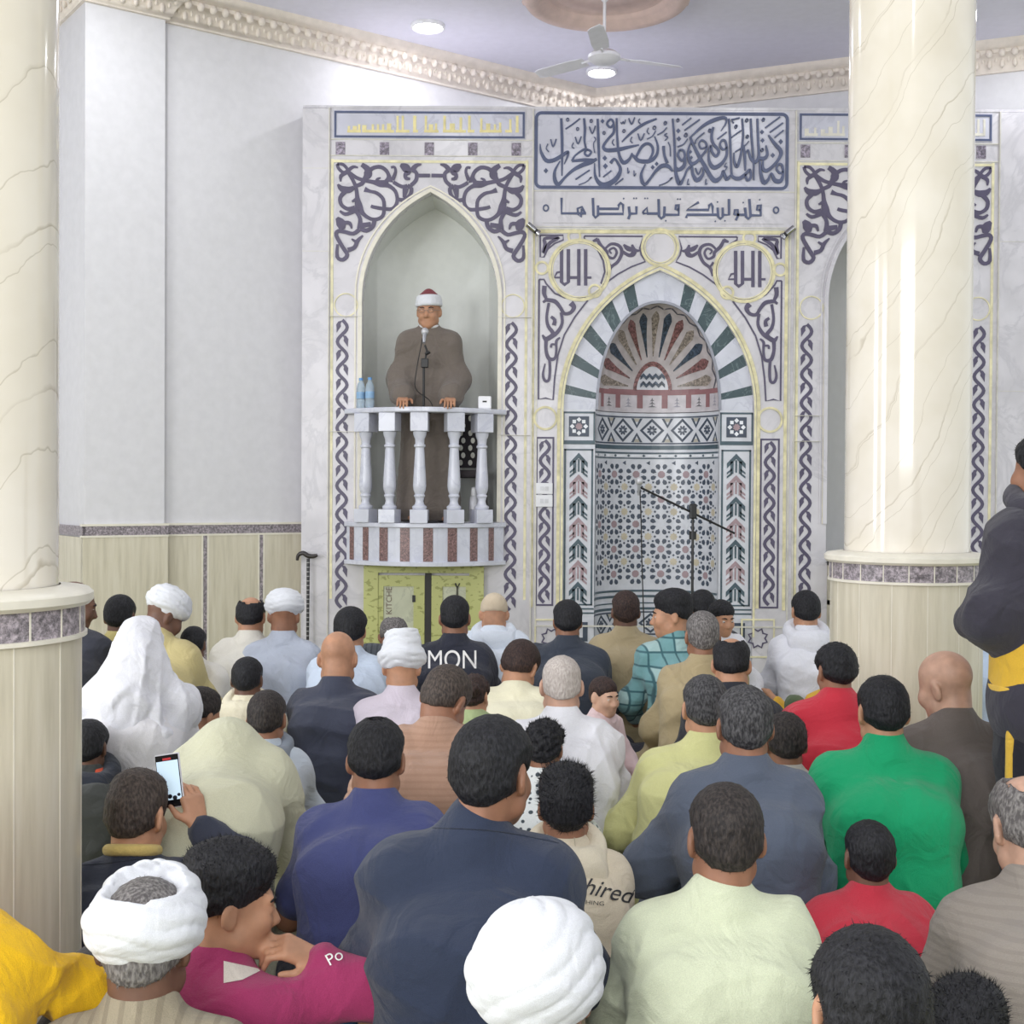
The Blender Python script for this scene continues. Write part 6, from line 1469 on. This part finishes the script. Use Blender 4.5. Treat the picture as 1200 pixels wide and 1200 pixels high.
pb = A(161, 906, 438, 'boy in a dark denim jacket holding up a phone', hw=68, s=.86, hair='fade', hh=.010, hmode='flat', skin='tan', c=(56, 60, 74), tr=(60, 60, 66), pitch=16, hyaw=12, tufts=700, tuftL=.009, collar=.03, mode='kneel', arms={1: ((.185, .08, .03), (-.165, .06, .135))}, hands=((1, ((-.30, .25, .9), (.75, -.6, .0), .6)),), lean=(0, .05))
hd = A(663, 897, 432, 'boy with tousled black hair in a beige hoodie with script on the back', hw=67, s=.84, hair='black', hh=.016, hmode='flat', skin='brown', c=(212, 200, 178), top='hoodie', hood=(220, 210, 188), tufts=1800, tuftL=.022, pitch=8)
# front rows
A(1018, 961, 440, 'boy with black hair in a red tee, in front of the green top', hw=58, s=.78, hair='black', hh=.010, skin='dark', top='tee', c=(186, 52, 68), pitch=4, collar=.02, lean=(0, .05))
A(1206, 905, 515, 'person with balding grey hair in a ribbed grey sweater at the right edge', hw=88, hair='grey', bald=.8, hh=.012, skin='rosy', c=(146, 138, 130), pat='hstripe', c2=(139, 131, 124), w=1.08, pitch=24, tufts=900, tuftL=.01)
lg = A(850, 918, 555, 'person with cropped dark hair in a pale green tee, front row centre right', hw=88, hair='dark', hh=.010, skin='brown', top='tee', c=(206, 212, 184), w=.99, shift=.016, pitch=12, tufts=900, tuftL=.009, tr=(132, 150, 176), collar=.012, arms={-1: ((-.085, .08, -.25), (.02, .2, -.12)), 1: ((.06, .09, -.25), (-.02, .2, -.12))}, fold=.02, hs=1.0)
bn = A(578, 838, 560, 'person with thick black hair in a dark navy shirt, broad back in the middle foreground', hw=93, hair='black', hh=.014, skin='brown', c=(48, 56, 76), w=1.08, hyaw=26, pitch=8, tufts=900, tuftL=.008, fold=.022, collar=.028, shift=.036, hs=1.04)
mg_ = A(270, 993, 560, 'boy in a magenta sweater leaning on his arm, face turned right', hw=88, s=.86, hyaw=14, yaw=56, pitch=8, hair='black', hmode='quiff', hh=.012, style='high', skin='tan', face=True, c=(158, 54, 98), tr=(44, 84, 122), tufts=1500, tuftL=.014, mode='knees', collar=.015,
   arms={1: ((.07, .31, .03), (-.10, -.10, .055)), -1: ((-.06, .2, -.2), (.1, .2, .0))}, hands=((1, ((-.25, -.75, .42), (.5, .3, .7), 1.0)),), leg={1: [(.09, .02, .11), (.12, .36, .47), (.12, .44, .06), (.12, .56, .04)], -1: [(-.09, .02, .105), (-.2, .27, .3), (-.12, .36, .06), (-.1, .45, .045)]}, lean=(0, .12))
A(-84, 905, 640, 'person in a yellow sweater at the left edge, arm stretched to the right', hair='black', c=(232, 184, 30), tr=(50, 50, 54), skin='tan', mode='knees', arms={1: ((.11, .15, -.12), (.10, .07, -.06))}, leg={1: [(.09, .02, .11), (.26, .34, .52), (.28, .40, .07), (.3, .5, .05)], -1: [(-.09, .02, .105), (-.30, .27, .115), (-.02, .36, .06), (.1, .37, .045)]}, w=1.0)
A(171, 1030, 640, 'person in white wrapped turban open at the crown, striped tan robe, bottom left', turban='open', hair='grey', hh=.003, skin='dark', c=(152, 142, 122), pat='vstripe', c2=(136, 126, 108), pitch=12, top='galab', tufts=1200, tuftL=.01, fold=.01)
A(1133, 1150, 640, 'child with spiky black hair cut off by the bottom edge, right of the dark head', hw=92, s=.72, hair='black', hh=.014, hyaw=30, hmode='flat', style='high', skin='tan', c=(90, 90, 96), tufts=1500, tuftL=.02)
A(630, 1088, 700, 'person in a large white turban at the bottom centre', turban='swirl', hair=None, skin='brown', c=(200, 198, 196), top='galab', pitch=10, roll=-6)
A(1018, 1088, 830, 'person with thinning black hair, head cut off by the bottom edge', hw=137, hair='black', hh=.012, skin='tan', c=(90, 96, 110), pitch=16, tufts=2600, tuftL=.013)
# prints on clothing
PW = plain((228, 226, 224), 0.7); PK = plain((44, 44, 48), 0.7)
decal(mon, 'MON', 530, 774, 22, PW, sx=.82)
decal(hd, 'ahired', 706, 1043, 20, PK, shear=.3, rot=-.22, sx=1.0); patch_on(oc, [(110, 912), (112, 902), (122, 899), (129, 904), (127, 911), (117, 914)], F((226, 92, 60)), 'orange_patch', target='body' if False else 'cloth', lift=.006)
decal(mg_, 'Po', 392, 1122, 14, PW, rot=.5)
patch_on(mg_, [(262, 1152), (262, 1126), (308, 1136), (284, 1148)], F((214, 206, 196)), 'cream_patch')
seam(bn, [(440, 968), (500, 970), (580, 974), (655, 988)], F((34, 40, 56)))
seam(pb, [(96, 1014), (130, 1011), (170, 1006), (212, 1003)], F((40, 44, 56)))
seam(hd, [(672, 968), (674, 990), (678, 1006)], F((186, 176, 156)))
decal(hd, 'CHING', 694, 1058, 5, PK, rot=-.1, sx=1.3)
# standing figure at the right edge
st = A(1222, 506, 385, 'standing person in a black and mustard hoodie at the right edge', mode='stand', hw=62, hair='black', hh=.014, curly=.003, skin='brown', c=(58, 56, 66), top='hoodie', hood=(62, 60, 70), tr=(36, 36, 44), lean=(0, .02), hunch=.0, hyaw=-15, yaw=-22, pitch=4, loose=.012, w=.88, tufts=500, arms={-1: ((-.09, -.02, -.225), (.10, .2, -.03)), 1: ((.14, .04, -.25), (-.06, .2, -.06))})
def panel(info, z0, z1, o, mat, name, off=(0, 0)):
    T = S(); P0, k = info['P0'], info['k']; C7, Sh_ = info['C7'], info['Sh']; mid = (P0 + C7) / 2
    for q in (-1, 0, 1):
        x = np.array([q * .075 * .88, 0, 0]); T.rc(P0 + x - np.array([0, 0, .07]), mid + x, .128 + o, .116 + o, .05); T.rc(mid + x, C7 + x * 1.1 - np.array([0, -.01, .14]), .116 + o, .110 + o, .05)
    T.disp = folds(info['seed'], .010); T.cut(lambda p: z0 - p[:, 2]); T.cut(lambda p: p[:, 2] - z1)
    return sdfobj(name, T, info['vox'], mat, info['cloth'])
panel(st, .905, 1.235, .012, F((212, 170, 58)), 'mustard_panel'); panel(st, .885, .94, .014, F((216, 176, 70)), 'waistband')
t_ = S(); L_ = st['LEG'][-1]; t_.rc(L_[0] + np.array([-.088, -.02, -.02]), L_[1] + np.array([-.062, -.02, .12]), .016, .014, .01); sdfobj('side_stripe', t_, .006, F((216, 176, 70)), st['body'])
# preacher on the pulpit
yk = YF - 0.05
kh = person(502.5, 341, FPX / yk, 'preacher in brown robe with red and white cap, standing on the pulpit', mode='stand', yaw=180, hyaw=6, pitch=6, hair=None, skin='tan', face=True, turban='azhari', c=(116, 107, 100), top='galab', w=1.16, lean=(0, .02), hunch=.01, floor=zPF, hs=1.12, htop=.142, vox=.0075, collar=.02, loose=.012, beard=None, arms={-1: ((-.055, .0, -.285), (.055, .20, -.145)), 1: ((.055, .0, -.285), (-.055, .20, -.145))}, wide=.042, hands=((-1, ((.0, .8, -.3), (0, .3, 1), .35)), (1, ((.0, .8, -.3), (0, .3, 1), .35))), fold=.016)
# phone held up by the boy in denim
W_ = pb['Wr'][1]; b_ = pb['body']; Rz = Matrix.Rotation(b_.rotation_euler.z, 3, 'Z')
pc = at(199, 915, FPX / 438 + .10)
ph = empty('phone', pc); tag(ph, 'phone with lit camera screen held up by the boy in denim', 'phone'); ph.rotation_euler = (math.radians(-8), math.radians(-10), math.radians(-6))
M().box(-.036, .036, -.004, .004, -.074, .074).build('case', plain((206, 206, 212), 0.3), ph, bevel=.006)
M().box(-.033, .033, -.0052, -.0038, -.071, .071).build('bezel', plain((24, 24, 28), 0.2), ph)
sc_ = M().box(-.031, .031, -.006, -.005, -.052, .055).build('screen', glow('phone_screen', (176, 196, 210), .75), ph)
M().box(-.012, .012, -.0062, -.005, .057, .063).build('record_bar', plain((214, 60, 66), 0.4), ph)
m = M()
for a, c_, r_ in ((-.018, -.046, .008), (-.002, -.042, .007), (.012, -.047, .007), (.024, -.04, .005)): m.ball((a, -.006, c_), (r_, .0008, r_ * .9), 10)
m.build('screen_heads', plain((30, 32, 40), 0.4), sc_)
# preacher's glasses and white inner collar
R_, H_, h_ = kh['Rh'], kh['H'], kh['hs']; hp = lambda *v: H_ + R_ @ np.array(v) * h_
g = M()
for q in (-1, 1):
    g.tube([hp(q * .032 + .019 * math.cos(t * PI / 8), .104, .002 + .014 * math.sin(t * PI / 8)) for t in range(17)], .0014, 5)
    g.tube([hp(q * .051, .103, .006), hp(q * .074, .06, .008), hp(q * .078, -.005, .008)], .0014, 5)
g.tube([hp(-.013, .105, .005), hp(0, .108, .007), hp(.013, .105, .005)], .0014, 5); g.build('glasses', plain((150, 146, 140), 0.25, 0.7), kh['body'], smooth=60)
t_ = S(); t_.tor(kh['C7'] + np.array([0, .028, .035]), rotm(0, 14, 0), .066, .072, .013, .01); sdfobj('inner_collar', t_, .006, F((226, 226, 228)), kh['body'])
t_ = S(); t_.tor(pb['C7'] + np.array([0, .018, .032]), rotm(0, 16, 0), .062, .066, .016, .01); sdfobj('inner_collar', t_, .006, F((206, 182, 112)), pb['body'])
